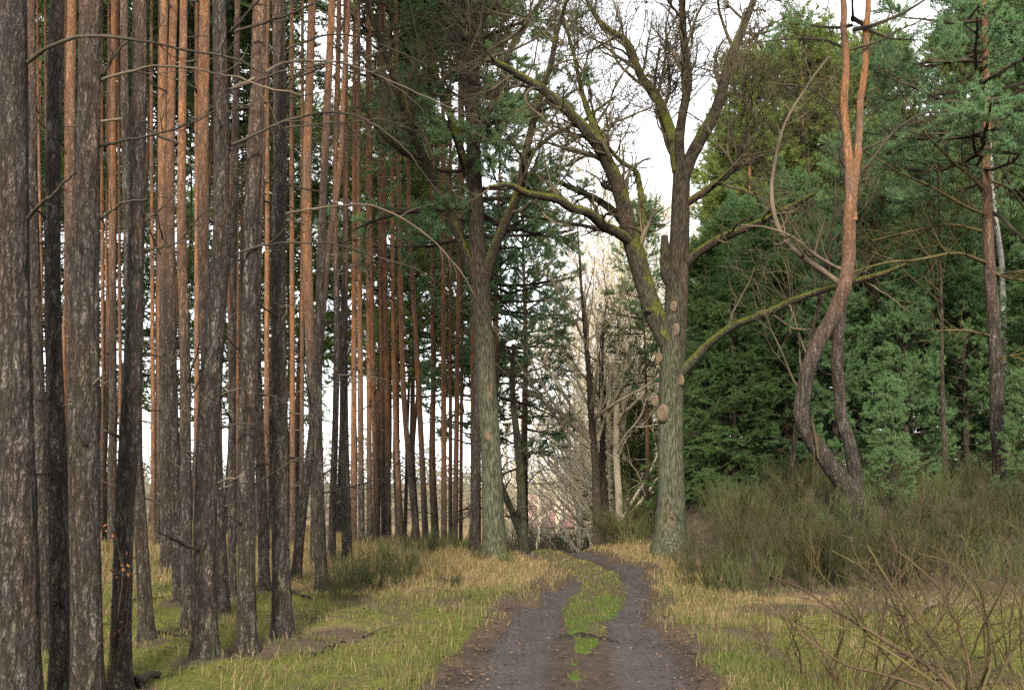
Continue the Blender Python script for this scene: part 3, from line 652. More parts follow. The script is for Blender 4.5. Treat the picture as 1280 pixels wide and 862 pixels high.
px_branch(t4, b4, [(122, 100), (132, 80), (146, 62), (162, 48), (172, 20)], 7.2, 7.0, 4, 1.8, 6, 3, tl=(0.1, 0.3))
px_branch(t7, b7, [(286, 182), (322, 166), (363, 147), (404, 138), (435, 138), (460, 144), (500, 170), (560, 240)], 9.1, 9.4, 4.2, 1.2, 7, 9)
px_branch(t7, b7, [(286, 113), (310, 102), (335, 90), (366, 79), (401, 78), (430, 81), (484, 102), (548, 130), (599, 153)], 9.1, 10.5, 4.5, 1.4, 8, 12, 'dead_wood_pale', tl=(0.2, 0.9))
px_branch(t7, b7, [(284, 42), (300, 28), (320, 6), (345, -14)], 9.1, 8.8, 4, 2, 9, 4)
px_branch(t7, b7, [(288, 113), (320, 100), (350, 90), (379, 84), (417, 73), (450, 70)], 9.1, 8.6, 3.2, 1.2, 10, 6)
px_branch(t7, b7, [(286, 42), (333, 27), (368, 14), (402, 1)], 9.2, 9.0, 4.2, 2.2, 11, 5)
px_branch(t7, b7, [(286, 321), (305, 313), (330, 306), (357, 302), (420, 304), (450, 313), (492, 324), (520, 335), (545, 350)], 9.1, 10.2, 3.8, 1.0, 12, 9)
px_branch(t9, b9, [(356, 268), (385, 262), (420, 258), (460, 257), (495, 272), (535, 300), (570, 340), (598, 385), (620, 424)], 9.9, 11.2, 3.4, 1.1, 13, 9, 'dead_wood_pale')
px_branch(t9, b9, [(357, 62), (400, 46), (440, 44), (480, 58), (530, 80)], 9.9, 10.6, 3.6, 1.2, 14, 8)
px_branch(t9, b9, [(358, 160), (400, 155), (430, 153), (470, 148), (520, 165)], 9.9, 10.4, 2.6, 1.0, 15, 8)
px_branch(t8, b8, [(318, 605), (335, 594), (350, 584), (372, 570)], 9.4, 9.0, 3, 1.6, 16, 2, tl=(0.05, 0.2))
px_branch(t7, b7, [(272, 603), (290, 598), (308, 592)], 9.0, 8.7, 3.4, 2.0, 17, 2, 'dead_wood_pale', tl=(0.05, 0.12))

# ------------------------------------------------------------------ the oaks
def limb(root, base, pts, d, seed, name='bough', mat='oak_bark', sides=14):
    """pts (px, py, width, depth offset) -> a bough of its own"""
    C, R = curve_pts(pts, d, n=max(10, 6*len(pts)))
    g = rng_(seed); C = C + (np.cumsum(g.normal(size=C.shape), 0)*0.006)*np.linspace(0, 1, len(C))[:, None]
    v, q = tubes((C-base)[None], R[None], sides)
    N = len(R); V = v.reshape(N, sides, 3); ctr = (C-base)[:, None]; off = V-ctr
    V = ctr + off*(1+0.16*(vn(V[..., 0]*9, V[..., 1]*9, V[..., 2]*5, seed)-0.5))[..., None]
    link(name, make_mesh(name, V.reshape(-1, 3), [q], [M[mat]]), root)
    return C-base, R
def resample(C, R, n=12):
    t = np.linspace(0, len(R)-1, n)
    return np.stack([np.interp(t, np.arange(len(R)), C[:, j]) for j in range(3)], -1), np.interp(t, np.arange(len(R)), R)
def bare_crown(limbs, seed, k=(7, 6, 5), ln=((1.2, 2.6), (0.6, 1.4), (0.3, 0.75)), ups=(0.05, 0.04, 0.03), mats=('oak_twig',), rmin=0.0055, t0=0.25):
    g = rng_(seed); L = [resample(c, r) for c, r in limbs]; Pt = np.stack([l[0] for l in L]); R = np.stack([l[1] for l in L])
    a = Acc(); sides = (6, 4, 3)
    for lv in range(3):
        Pt, R = spawn(Pt, R, k[lv], t0 if lv == 0 else 0.12, 1.0, ln[lv], (0.45, 1.15), (9, 7, 5)[lv], g, up=ups[lv], wander=(0.20, 0.21, 0.2)[lv], r_ratio=(0.42, 0.5, 0.6)[lv], r_min=rmin*(1.6, 1.15, 0.8)[lv], taper=0.22)
        a.add(*tubes(Pt, R, sides[lv]))
    return a.mesh('crown', [M[mats[0]]])
def scar_mesh(r, seed):
    """a healed saw cut: a raised bark collar round a pale ringed wood face"""
    a = Acc(); n = 24; an = np.arange(n)*2*np.pi/n
    prof = [(1.6, -0.5), (1.4, -0.06), (1.18, 0.07), (0.92, 0.10), (0.72, -0.02)]
    v = np.concatenate([np.stack([r*p*np.cos(an)*(1+0.06*np.sin(3*an+seed)), 1.35*r*p*np.sin(an), np.full(n, r*h)], -1) for p, h in prof]); idx = np.arange(len(prof)*n).reshape(len(prof), n)
    q = np.stack([idx[:-1], np.roll(idx[:-1], -1, 1), np.roll(idx[1:], -1, 1), idx[1:]], -1).reshape(-1, 4); a.add(v, q, 0)
    v = [[0, 0, -r*0.05]] + [[r*0.71*math.cos(t)*(1+0.06*math.sin(3*t+seed)), 1.35*r*0.71*math.sin(t), -r*0.03] for t in an]
    a.add(v, [[0, 1+i, 1+(i+1) % n] for i in range(n)], 1); return a.mesh('pruning_scar', [M['scar_bark'], M['cut_wood']])
M['scar_bark'] = twig_mat('scar_bark', (0.05, 0.036, 0.026), (0.11, 0.08, 0.055))
def cut_wood():
    m, nt, out = newmat('cut_wood'); k = NT(nt); t = k.n('ShaderNodeTexCoord')
    w = k.n('ShaderNodeTexWave', wave_type='RINGS', rings_direction='SPHERICAL'); w.inputs['Scale'].default_value = 14; w.inputs['Distortion'].default_value = 2
    k.l(t.outputs['Object'], w.inputs['Vector'])
    k.l(k.bsdf(k.mix(w.outputs['Fac'], (0.045, 0.032, 0.022), (0.15, 0.108, 0.07)), 0.8, 0.1), out.inputs['Surface']); return m
M['cut_wood'] = cut_wood()
def add_scar(root, base, px, py, d, rpx, seed):
    p = P(px, py, d); r = 0.85*rpx*d/FPX
    o = link('pruning_scar', scar_mesh(r, seed), root, p-base)
    dirn = Vector((-p[0]*0.35 + 0.02*(seed % 3-1), -1, 0.05)).normalized(); o.rotation_euler = dirn.to_track_quat('Z', 'Y').to_euler(); return o

def oak_trunk(root, base, pts, d, seed, flare=0.3):
    C, R = curve_pts(pts, d, n=150); C = C-base
    C = np.vstack([[C[0, 0], 0, -0.05], C[C[:, 2] > 0.02]]); R = np.concatenate([[R[0]], R[-(len(C)-1):]])
    v, q = bark_tube(C, R, 48, seed, 0.05, (5.0, 0.8), flare)
    link('trunk', make_mesh('trunk', v, [q], [M['oak_bark']]), root); return C, R
# right oak
D = 20.0; bx = P(838, 680, D)[0]; OB = np.array([bx, D, gz(bx, D)])
oak = thing('oak_tree', 'big mossy oak right of the track, bare forked crown, round pruning scars on its trunk', 'oak tree', OB, 'bare oaks beside the track')
oak_trunk(oak, OB, [(838, 684, 44), (839, 620, 39), (838, 560, 37), (839, 480, 36), (841, 430, 36), (845, 380, 33), (848, 330, 31), (850, 280, 28), (851, 240, 26), (852, 205, 24)], D, 3)
RL = [
 [(838, 432, 27), (822, 402, 25), (806, 355, 24), (793, 312, 24), (786, 285, 22, -.1), (778, 250, 19, -.3), (765, 215, 17, -.5), (745, 180, 15, -.8), (717, 148, 13, -1.1), (677, 116, 11, -1.4), (640, 96, 9, -1.6), (610, 82, 7, -1.8)],
 [(792, 305, 14), (772, 291, 13, -.3), (755, 283, 12.5, -.5), (732, 266, 11, -.9), (715, 262, 10.5, -1.1), (700, 253, 10, -1.3), (660, 246, 8, -1.7), (635, 236, 6, -2.0), (615, 238, 4, -2.1)],
 [(785, 290, 11), (774, 272, 10, .2), (751, 252, 9, .5), (723, 237, 8, .8), (687, 222, 6, 1.1), (655, 215, 4, 1.4)],
 [(795, 300, 9), (802, 285, 9, .1), (804, 263, 8, .3), (800, 236, 8, .5), (795, 214, 7, .7), (776, 201, 6, 1.0), (762, 184, 5, 1.2), (744, 150, 4, 1.4), (735, 110, 3, 1.5)],
 [(765, 215, 13, -.5), (758, 195, 12, -.4), (742, 160, 9, 0), (728, 120, 7, .3), (715, 70, 5, .5), (700, 20, 4, .6)],
 [(848, 215, 17), (840, 170, 15, .2), (825, 130, 13, .5), (800, 92, 11, .8), (785, 55, 9, 1.1), (752, 30, 7, 1.4), (735, 0, 5, 1.6), (715, -40, 4, 1.8)],
 [(850, 220, 14), (850, 165, 12, -.2), (860, 100, 11, -.5), (855, 50, 9, -.7), (852, 0, 8, -.9), (845, -70, 5, -1.1)],
 [(853, 225, 19), (862, 200, 18, .1), (875, 175, 17, .2), (895, 135, 15, .4), (910, 78, 13, .6), (928, 32, 11, .9), (942, -5, 9, 1.1), (955, -70, 5, 1.4)],
 [(856, 255, 10), (868, 248, 10, -.1), (890, 233, 9, -.4), (915, 211, 8, -.7), (927, 178, 6, -1), (938, 130, 4, -1.2)],
 [(852, 335, 14), (870, 318, 12, -.2), (900, 299, 11, -.5), (940, 283, 9, -.9), (985, 261, 7, -1.2), (1020, 243, 4, -1.4)],
 [(845, 472, 15), (862, 455, 12, -.2), (880, 436, 10.5, -.4), (910, 412, 9.5, -.8), (960, 392, 8.5, -1.3), (1010, 371, 7.5, -1.8), (1060, 356, 6.5, -2.2), (1100, 346, 5.5, -2.5), (1132, 334, 4, -2.8)],
 [(843, 365, 13), (834, 345, 14, -.1), (832, 315, 12, -.2), (832, 293, 9, -.25)],
 [(842, 395, 7), (822, 392, 7, -.1), (805, 386, 6, -.2)],
 [(845, 200, 8), (836, 185, 7, .2), (828, 160, 5, .4), (818, 120, 4, .5), (822, 60, 3, .6)],
 [(786, 295, 8, .1), (765, 290, 6, .3), (735, 283, 5, .8), (690, 275, 4, 1.0), (650, 270, 2.5, 1.3)],
]
LM = [limb(oak, OB, p, D, 100+i, mat='mossy_bark' if i in (0, 1, 3, 4, 5, 8, 9, 10, 11, 12) else 'oak_bark') for i, p in enumerate(RL)]
link('crown', bare_crown([l for i, l in enumerate(LM) if i not in (1, 2, 3, 9, 10, 11, 12, 14)], 5, k=(17, 10, 6), ln=((1.2, 3.2), (0.6, 1.5), (0.3, 0.75))), oak)
link('crown', bare_crown([LM[i] for i in (1, 2, 3, 9, 10, 14)], 25, k=(7, 4, 3), ln=((0.6, 1.9), (0.4, 1.0), (0.2, 0.5))), oak)
for i, (x, y, rr) in enumerate([(841, 383, 4.2), (843, 412, 4.8), (823, 447, 3.6), (850, 475, 4.0), (818, 501, 4.0), (827, 516, 6.4)]):
    w = {823: -0.10, 818: -0.05}.get(x, -0.248)
    add_scar(oak, OB, x, y, D+w, rr, i)
# left oak
D = 20.5; bx = P(618, 700, D)[0]; LB = np.array([bx, D, gz(bx, D)])
loak = thing('oak_tree', 'mossy forked oak left of the track, greenish foot in straw grass', 'oak tree', LB, 'bare oaks beside the track')
oak_trunk(loak, LB, [(618, 702, 36), (617, 660, 31), (614, 580, 29), (610, 510, 28), (607, 450, 27), (603, 400, 27), (600, 350, 29), (598, 325, 28), (596, 290, 23), (595, 250, 22), (592, 190, 20), (590, 130, 18)], D, 8)
LL = [
 [(590, 140, 18), (591, 90, 16, .1), (597, 45, 14, .2), (603, 0, 11, .3), (610, -60, 7, .4)],
 [(590, 150, 13), (580, 100, 11, -.3), (572, 50, 9, -.6), (575, 0, 7, -.8), (570, -60, 5, -1)],
 [(594, 350, 12), (582, 318, 11, -.1), (570, 288, 11, -.2), (550, 240, 11, -.3), (530, 199, 11, -.5), (514, 166, 10, -.7), (502, 128, 10, -.9), (491, 94, 9, -1.1), (476, 56, 8, -1.3), (463, 20, 7, -1.5), (452, -30, 5, -1.7)],
 [(592, 240, 12), (573, 179, 11, .3), (555, 122, 10, .6), (540, 84, 9, .8), (532, 51, 7, 1.0), (520, 0, 5, 1.2)],
 [(606, 350, 15), (621, 303, 13, -.2), (637, 268, 12, -.4), (650, 235, 11, -.6), (655, 199, 10, -.8), (666, 158, 9, -1), (676, 122, 8, -1.2), (690, 77, 7, -1.4), (699, 38, 6, -1.6), (712, -10, 4, -1.8)],
 [(600, 160, 10), (625, 110, 9, .3), (640, 60, 8, .7), (668, 20, 6, 1.1), (690, -20, 4, 1.4)],
 [(530, 200, 6, -.5), (505, 188, 6, -.9), (480, 170, 4, -1.3), (460, 140, 3, -1.6)],
 [(655, 200, 6, -.8), (690, 170, 5, -.6), (730, 150, 4, -.3), (770, 120, 3, 0)],
]
LM = [limb(loak, LB, p, D, 140+i, mat='mossy_bark' if i in (2, 3, 4, 7) else 'oak_bark') for i, p in enumerate(LL)]
link('crown', bare_crown(LM, 6, k=(11, 7, 5), ln=((1.2, 3.2), (0.6, 1.5), (0.3, 0.75))), loak)
add_scar(loak, LB, 611, 544, D-0.205, 4.0, 3)

# ------------------------------------------------------------------ bare trees down the track
def bare_tree_mesh(seed, height, r0, nb, spread, twig, k=(6, 5), fork=0.3, lowest=0.3, ang=(0.45, 0.85)):
    """trunk mesh and crown mesh of a bare broadleaf tree"""
    g = rng_(seed); n = 22
    T, TRr = walk(np.array([[0, 0, -0.2]]), np.array([[0.03*g.normal(), 0.03*g.normal(), 1]]), np.array([height]), np.array([r0]), n, g, up=0.05, wander=0.035, taper=0.1)
    TRr[0, :2] *= [1.45, 1.15]
    a = Acc(); a.add(*tubes(T, TRr, 12))
    B, BR = spawn(T, TRr, nb, lowest, 0.95, (height*spread*0.8, height*spread*1.25), ang, 10, g, up=0.07, wander=0.10, r_ratio=0.55, r_min=0.012, len_prof=0.55)
    c = Acc(); c.add(*tubes(B, BR, 7))
    C, CR = spawn(B, BR, k[0], 0.15, 1, (0.8, 2.2), (0.4, 0.9), 8, g, up=0.05, wander=0.16, r_ratio=0.5, r_min=0.007); c.add(*tubes(C, CR, 4))
    E, ER = spawn(C, CR, k[1], 0.1, 1, (0.4, 1.1), (0.4, 1.0), 6, g, up=0.03, wander=0.17, r_ratio=0.6, r_min=0.006); c.add(*tubes(E, ER, 3))
    return a.mesh('trunk', [M['dark_bark' if twig != 'sunlit_twig' else twig]]), c.mesh('crown', [M[twig]])
M['beige_twig'] = twig_mat('beige_twig', (0.11, 0.09, 0.06), (0.27, 0.23, 0.16))  # sunlit look of the spreading crown put into the twig colour
tm, cm = bare_tree_mesh(401, 9.5, 0.15, 17, 0.38, 'beige_twig', (6, 5), lowest=0.32, ang=(0.6, 1.05))
p = P(748, 688, 28); x = p[0]
o = thing('bare_tree', 'dark bare spreading tree where the track drops from view', 'bare tree', (x, 28, gz(x, 28)-0.1)); link('trunk', tm, o); link('crown', cm, o)
tm2, cm2 = bare_tree_mesh(402, 8.0, 0.14, 10, 0.28, 'moss_twig', (6, 5), lowest=0.45)
x = P(760, 680, 30)[0]; o = thing('bare_tree', 'thinner mossy tree close behind the dark spreading bare tree', 'bare tree', (x, 30, gz(x, 30)-0.1)); link('trunk', tm2, o); link('crown', cm2, o)
# tree at the left of the track with a side stem
x = P(655, 683, 27)[0]; BB = np.array([x, 27.0, gz(x, 27)])
o = thing('bare_tree', 'pale two-stemmed tree behind the left oak, one stem leaning left', 'bare tree', BB)
for i, pts in enumerate([[(655, 690, 15), (652, 640, 12), (650, 590, 10), (645, 540, 9), (640, 490, 7), (642, 430, 5)], [(653, 675, 9), (642, 645, 9, -.2), (632, 622, 8, -.4), (622, 600, 7, -.6), (612, 570, 5, -.7)]]):
    c, r_ = limb(o, BB, pts, 27.0, 160+i, name='stem', mat='moss_bark' if 'moss_bark' in M else 'oak_bark')
    LMx = [(c, r_)] if i == 0 else LMx+[(c, r_)]
link('crown', bare_crown(LMx, 9, k=(9, 5, 4), ln=((0.6, 1.6), (0.3, 0.8), (0.2, 0.5))), o)
PALE = [bare_tree_mesh(410+i, [9, 7.5, 11][i], [0.10, 0.08, 0.12][i], [26, 24, 30][i], [0.30, 0.32, 0.27][i], 'sunlit_twig', (6, 5), lowest=0.10, ang=(0.6, 1.15)) for i in range(3)]
g = rng_(88)
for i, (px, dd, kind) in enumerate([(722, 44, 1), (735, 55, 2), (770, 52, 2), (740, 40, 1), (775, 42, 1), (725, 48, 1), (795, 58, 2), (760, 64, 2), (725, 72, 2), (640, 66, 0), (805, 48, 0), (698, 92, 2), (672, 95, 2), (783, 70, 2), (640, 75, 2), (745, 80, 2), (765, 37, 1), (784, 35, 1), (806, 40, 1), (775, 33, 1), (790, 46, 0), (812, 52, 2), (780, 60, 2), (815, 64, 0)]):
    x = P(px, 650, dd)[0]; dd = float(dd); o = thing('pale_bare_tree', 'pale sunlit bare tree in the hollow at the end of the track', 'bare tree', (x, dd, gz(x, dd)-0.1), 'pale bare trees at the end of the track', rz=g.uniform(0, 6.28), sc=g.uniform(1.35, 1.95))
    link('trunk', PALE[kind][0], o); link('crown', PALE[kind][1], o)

# ------------------------------------------------------------------ conifers right of the track and beyond
def conifer(name, label, cat, px, py, d, crown, trunk, cz, group=None, sc=1.0, rz=0.0, orange=3.0, x=None, ndead=0, tilt=0.0):
    x = P(px, py, d)[0] if x is None else x
    o = thing(name, label, cat, (x, d, gz(x, d)), group, rz, sc); o.rotation_euler[1] = tilt
    t = link('trunk', trunk, o); t[ORANGE] = orange
    link('crown', crown, o, (0, 0, cz))
    g2 = rng_(int(abs(px)*7+d*13))
    for k in range(ndead):
        az = g2.uniform(0, 6.28); b = link('dead_branch', DEAD[int(g2.integers(3, 8))], o, (0.06*math.cos(az), 0.06*math.sin(az), g2.uniform(1.0, cz+1))); b.rotation_euler = (0, g2.uniform(-.35, .15), az)
    return o
YT = straight_trunk('trunk', 81, 8.5, 0.13, 'pine_bark', 10, 0.01)[0]
YT2 = straight_trunk('trunk', 82, 13.5, 0.16, 'pine_bark', 10, 0.015)[0]
ST = straight_trunk('trunk', 83, 7.5, 0.10, 'dark_bark', 8, 0.0)[0]
C_BLUE = pine_crown('pine_crown', 31, 8.6, 2.3, 78, 'blue_needle', nn=64, k1=8, k2=5, nl=0.085, nw=0.013, elev=(-0.05, 0.8), prof=1.3)
C_DARK = pine_crown('pine_crown', 32, 9.5, 2.9, 60, 'dark_needle', nn=60, k1=8, k2=5, nl=0.085, nw=0.014, elev=(-0.15, 0.6), prof=0.8)
C_MID = pine_crown('pine_crown', 33, 9.5, 2.8, 64, 'pine_needle', nn=56, k1=8, k2=5, nl=0.095, nw=0.016, elev=(-0.1, 0.7), prof=0.9)
C_LIME = pine_crown('pine_crown', 34, 9.5, 2.8, 64, 'lime_needle', nn=56, k1=8, k2=5, nl=0.095, nw=0.016, elev=(-0.1, 0.7), prof=0.9)
C_SPR = [spruce_crown('spruce_crown', 36+i, [7.4, 6.0][i], [1.9, 1.7][i], [26, 24][i], 'spruce_needle') for i in range(2)]
SG = 'dark spruces behind the broom on the right bank'
for i, (px, d, k, s) in enumerate([(885, 23.5, 0, 0.82), (918, 22.5, 1, 0.8), (950, 24.0, 0, 0.9), (985, 22.5, 1, 0.85), (905, 26.5, 0, 1.0), (1022, 24.5, 0, 0.9), (1090, 23.5, 1, 0.72), (965, 27.5, 0, 1.1), (1190, 24, 0, 0.8), (1275, 22.5, 0, 0.85), (1310, 21, 1, 0.9), (1240, 26, 0, 1.0), (880, 31, 0, 0.8)]):
    conifer('spruce_tree', 'dense dark green spruce with branches to the ground behind the broom on the right bank', 'spruce', px, 600, d, C_SPR[k], ST, 0.15, SG, s, i*1.7)
YB = 'bushy blue-green young pines on the right bank'
for i, (px, d, s) in enumerate([(1135, 20.5, 0.52), (1045, 21.5, 0.60), (1160, 24, 0.85), (935, 29, 0.95), (1075, 28, 1.05), (1210, 21.5, 0.62), (1000, 31, 1.05), (885, 34, 1.05), (1115, 27, 0.9), (1275, 25, 0.9), (875, 38, 0.8)]):
    conifer('young_pine', 'bushy blue-green young pine with low branches on the right bank', 'pine tree', px, 600, d, C_BLUE, YT, 0.35 if i not in (4, 6) else 0.8, YB, s, i*2.1, 6.0)
conifer('young_pine', 'low blue-green pine bush at the foot of the crooked red pine', 'pine tree', 1115, 620, 17.0, C_BLUE, YT, 0.1, None, 0.24, 0.4, 6.0)
conifer('young_pine', 'low blue-green pine bush at the right edge below the reddish pine', 'pine tree', 1285, 620, 17.5, C_BLUE, YT, 0.1, None, 0.26, 2.4, 6.0)
HP = 'tall pines closing the view behind the right bank'
for i, (px, d, kind, s) in enumerate([(925, 38, 'l', 1.0), (975, 36, 'l', 1.05), (1010, 33, 'l', 1.0), (1040, 40, 'l', 1.15), (1085, 36, 'l', 1.05), (1125, 33, 'l', 0.95), (1165, 38, 'l', 0.82), (1205, 34, 'l', 0.8), (1250, 31, 'm', 1.0), (1290, 36, 'l', 1.1), (915, 44, 'm', 1.05), (955, 46, 'l', 1.15), (1005, 44, 'l', 1.15), (1070, 46, 'm', 1.2), (1140, 45, 'l', 0.95), (1210, 44, 'm', 0.95), (1275, 46, 'l', 1.2), (1330, 30, 'm', 1.0), (1370, 38, 'l', 1.1), (1230, 28, 'l', 0.85), (1320, 25, 'm', 0.9), (1268, 27, 'm', 1.05), (1110, 42, 'l', 1.25), (1040, 34, 'l', 1.0), (945, 33, 'l', 0.95)]):
    conifer('tall_pine', {'l': 'yellow-green tall pine standing in the crowd behind the right bank', 'm': 'mid-green tall pine standing in the crowd behind the right bank'}[kind], 'pine tree', px, 600, d, {'l': C_LIME, 'm': C_MID}[kind], YT2, 4.6, HP, s*1.12, i*1.9, 2.5, ndead=4)
# pines round the gap between the oaks
conifer('tall_pine', 'dark pine behind the left oak, bare lower branches pointing at the track', 'pine tree', 626, 660, 30, C_DARK, YT2, 4.6, None, 1.0, 0.6, 3.0, ndead=12)
conifer('tall_pine', 'dark green pine with layered sprays left of the gap above the track', 'pine tree', 655, 660, 36, C_DARK, YT2, 3.6, None, 1.05, 2.2, 3.0, ndead=6)
conifer('tall_pine', 'dark pine just left of the right oak, sprays hanging over the track', 'pine tree', 806, 640, 31, C_DARK, YT2, 7.8, None, 0.58, 4.0, 2.0, ndead=2)
conifer('tall_pine', 'light green pine with thin orange trunk behind the dark spreading tree', 'pine tree', 794, 640, 38, C_LIME, YT2, 2.6, None, 0.62, 1.0, 0.3, ndead=2)
conifer('young_pine', 'short yellow-green young pine in the hollow beside the pale trees', 'pine tree', 775, 640, 43, C_LIME, YT, 0.4, None, 0.72, 3.0, 0.5)
conifer('young_pine', 'yellow-green young pine close left of the right oak, behind the dark broom', 'pine tree', 799, 640, 34, C_LIME, YT, 0.3, None, 0.46, 3.6, 0.5)
conifer('young_pine', 'rounded blue-green pine bush at the bottom of the hollow', 'pine tree', 696, 660, 46, C_BLUE, YT, 0.1, None, 0.30, 3.0, 5)
DG = 'dark green pines showing through the plantation'
for i, (px, d, s, cz) in enumerate([(500, 34, 1.0, 6.4), (545, 38, 1.05, 6.0), (470, 40, 1.15, 6.2), (588, 42, 1.0, 5.2), (425, 44, 1.2, 6.2), (520, 48, 1.2, 5.8), (375, 46, 1.2, 6.4)]):
    conifer('tall_pine', 'dark green pine with a low crown showing between the plantation trunks', 'pine tree', px, 640, d, [C_LIME, C_MID][i % 2], YT2, cz, DG, s, i*1.3, 2.5, ndead=5)
MG = 'bright green pines far behind the plantation'
for i, (px, d) in enumerate([(60, 52), (130, 56), (195, 52), (250, 58), (310, 54), (15, 48), (-60, 52), (360, 60), (-120, 50)]):
    conifer('tall_pine', 'brighter green pine seen in chinks far behind the plantation trunks', 'pine tree', px, 640, d, [C_MID, C_LIME][i % 2], YT2, 4.2, MG, 1.35, i*1.3, 2.5)

# pine whose dark sprays hang in front of the left oak's crown
x = P(593, 690, 21.7)[0]; PB = np.array([x, 21.7, gz(x, 21.7)])
o = thing('tall_pine', 'dark pine with grey trunk right beside the left oak, sprays veiling the oak crown', 'pine tree', PB)
t = link('trunk', straight_trunk('trunk', 85, 14.0, 0.11, 'pine_bark', 12, 0.015)[0], o); t[ORANGE] = 4.5
c = link('crown', pine_crown('pine_crown', 41, 8.0, 3.2, 54, 'dark_needle', nn=66, k1=9, k2=5, nl=0.09, nw=0.012, elev=(-0.25, 0.5), prof=0.8, lowbare=0.1), o, (0, 0, 6.4))

# ------------------------------------------------------------------ the crooked pine and the reddish pine on the right bank
D = 16.0; x = P(1068, 622, D)[0]; CB = np.array([x, D, gz(x, D)])
o = thing('crooked_pine', 'crooked red-barked pine with two stems twisting up from one leaning foot', 'pine tree', CB)
def stem(root, base, pts, d, seed, orange, name='stem', flare=0.0, sides=26, ext=None):
    C, R = curve_pts(pts, d, n=110, height=ext); zc = C[:, 2]*1.9; C = C + np.stack([(fbm(zc, 0, 0, 45, 2)-0.5)*0.10, (fbm(zc, 4, 0, 46, 2)-0.5)*0.14, 0*zc], -1)*(1 if name == 'stem' else 0.3); v, q = bark_tube(C-base, R, sides, seed, 0.06, (4, 2), flare)
    t = link(name, make_mesh(name, v, [q], [M['pine_bark']]), root); t[ORANGE] = orange; return C-base, R
zb = 1.6-CB[2]
S1 = stem(o, CB, [(1072, 650, 38), (1064, 615, 32), (1048, 598, 26), (1030, 572, 24), (1013, 545, 23), (1004, 515, 22), (1004, 485, 22), (1011, 455, 22), (1026, 420, 22), (1043, 388, 22), (1056, 350, 20), (1061, 300, 19), (1062, 245, 17), (1059, 190, 13), (1056, 100, 11), (1052, 0, 9), (1050, -120, 6)], D, 5, 2.2, flare=0.1)
S2 = stem(o, CB, [(1068, 615, 20), (1066, 580, 19), (1060, 545, 18), (1049, 495, 17), (1045, 455, 17), (1046, 425, 15), (1049, 400, 15), (1054, 375, 12), (1058, 352, 5)], D+0.05, 6, 3.2)
S3 = stem(o, CB, [(1063, 250, 13), (1071, 195, 11), (1077, 130, 10), (1080, 60, 9), (1083, 0, 8), (1088, -110, 5)], D, 7, 1.5)
px_branch(o, CB, [(1052, 356), (1030, 340), (1010, 325), (980, 295), (967, 250), (970, 205), (985, 150), (1010, 110), (1040, 70)], 16, 15.4, 8, 2.0, 31, 12, 'dead_wood_pale', tl=(0.3, 1.0))
px_branch(o, CB, [(1056, 338), (1035, 328), (1015, 316), (990, 296), (955, 283), (925, 280)], 16, 15.5, 5, 2.0, 32, 8, 'dead_wood_pale', tl=(0.2, 0.8))
px_branch(o, CB, [(1060, 215), (1050, 200), (1052, 170), (1035, 130), (1000, 110), (960, 105)], 16, 15.4, 4, 1.5, 33, 10, tl=(0.2, 0.8))
px_branch(o, CB, [(1068, 225), (1090, 200), (1120, 165), (1150, 145), (1185, 140)], 16, 15.6, 4, 1.5, 34, 12, tl=(0.3, 1.0))
px_branch(o, CB, [(1072, 190), (1100, 178), (1130, 160), (1165, 150)], 16, 16.4, 3.5, 1.5, 35, 10, tl=(0.3, 0.9))
px_branch(o, CB, [(1058, 60), (1030, 50), (990, 48), (950, 52)], 16, 16.3, 4, 1.5, 36, 10, tl=(0.2, 0.8))
px_branch(o, CB, [(1062, 62), (1090, 55), (1120, 40), (1160, 20)], 16, 15.6, 3.5, 1.5, 37, 10, tl=(0.3, 0.9))
px_branch(o, CB, [(1014, 520), (1018, 545), (1020, 562), (1022, 575)], 15.75, 15.8, 3.4, 2.6, 38, 0, 'moss_twig', tl=(0.1, 0.2))
c = link('crown', pine_crown('pine_crown', 43, 4.0, 2.2, 26, 'dark_needle', nn=44, k1=6, k2=4, nl=0.075, nw=0.011), o, P(1066, 40, D)-CB)
D = 18.6; x = P(1250, 612, D)[0]; RB = np.array([x, D, gz(x, D)])
o = thing('tall_pine', 'tall reddish-brown pine standing near the right edge on the bank', 'pine tree', RB)
stem(o, RB, [(1250, 640, 23), (1250, 600, 20), (1247, 520, 20), (1243, 430, 18), (1239, 360, 17), (1235, 300, 15), (1233, 200, 12), (1232, 100, 10), (1230, -40, 8), (1230, -150, 4)], D, 9, 3.4, name='trunk', flare=0.15)
c = link('crown', pine_crown('pine_crown', 44, 7.0, 2.8, 60, 'dark_needle', nn=56, k1=9, k2=5, nl=0.08, nw=0.013, elev=(-0.35, 0.4), lowbare=0.05), o, P(1233, 275, D)-RB)
for i, (pts, dd) in enumerate([([(1237, 330), (1200, 318), (1150, 325), (1100, 330), (1050, 345)], -1.2), ([(1240, 340), (1265, 350), (1300, 345)], -.5), ([(1236, 270), (1200, 255), (1165, 235), (1120, 215), (1080, 190)], -1.5), ([(1235, 225), (1260, 235), (1290, 280)], .3), ([(1240, 420), (1205, 412), (1170, 415)], -.6), ([(1243, 450), (1262, 445), (1300, 440)], -.8), ([(1236, 290), (1180, 280), (1130, 290), (1090, 300)], .8), ([(1236, 240), (1190, 200), (1160, 170), (1130, 120)], -.8)]):
    px_branch(o, RB, pts, D, D+dd, 4.5, 1.6, 60+i, 14, 'moss_twig', tl=(0.4, 1.3))
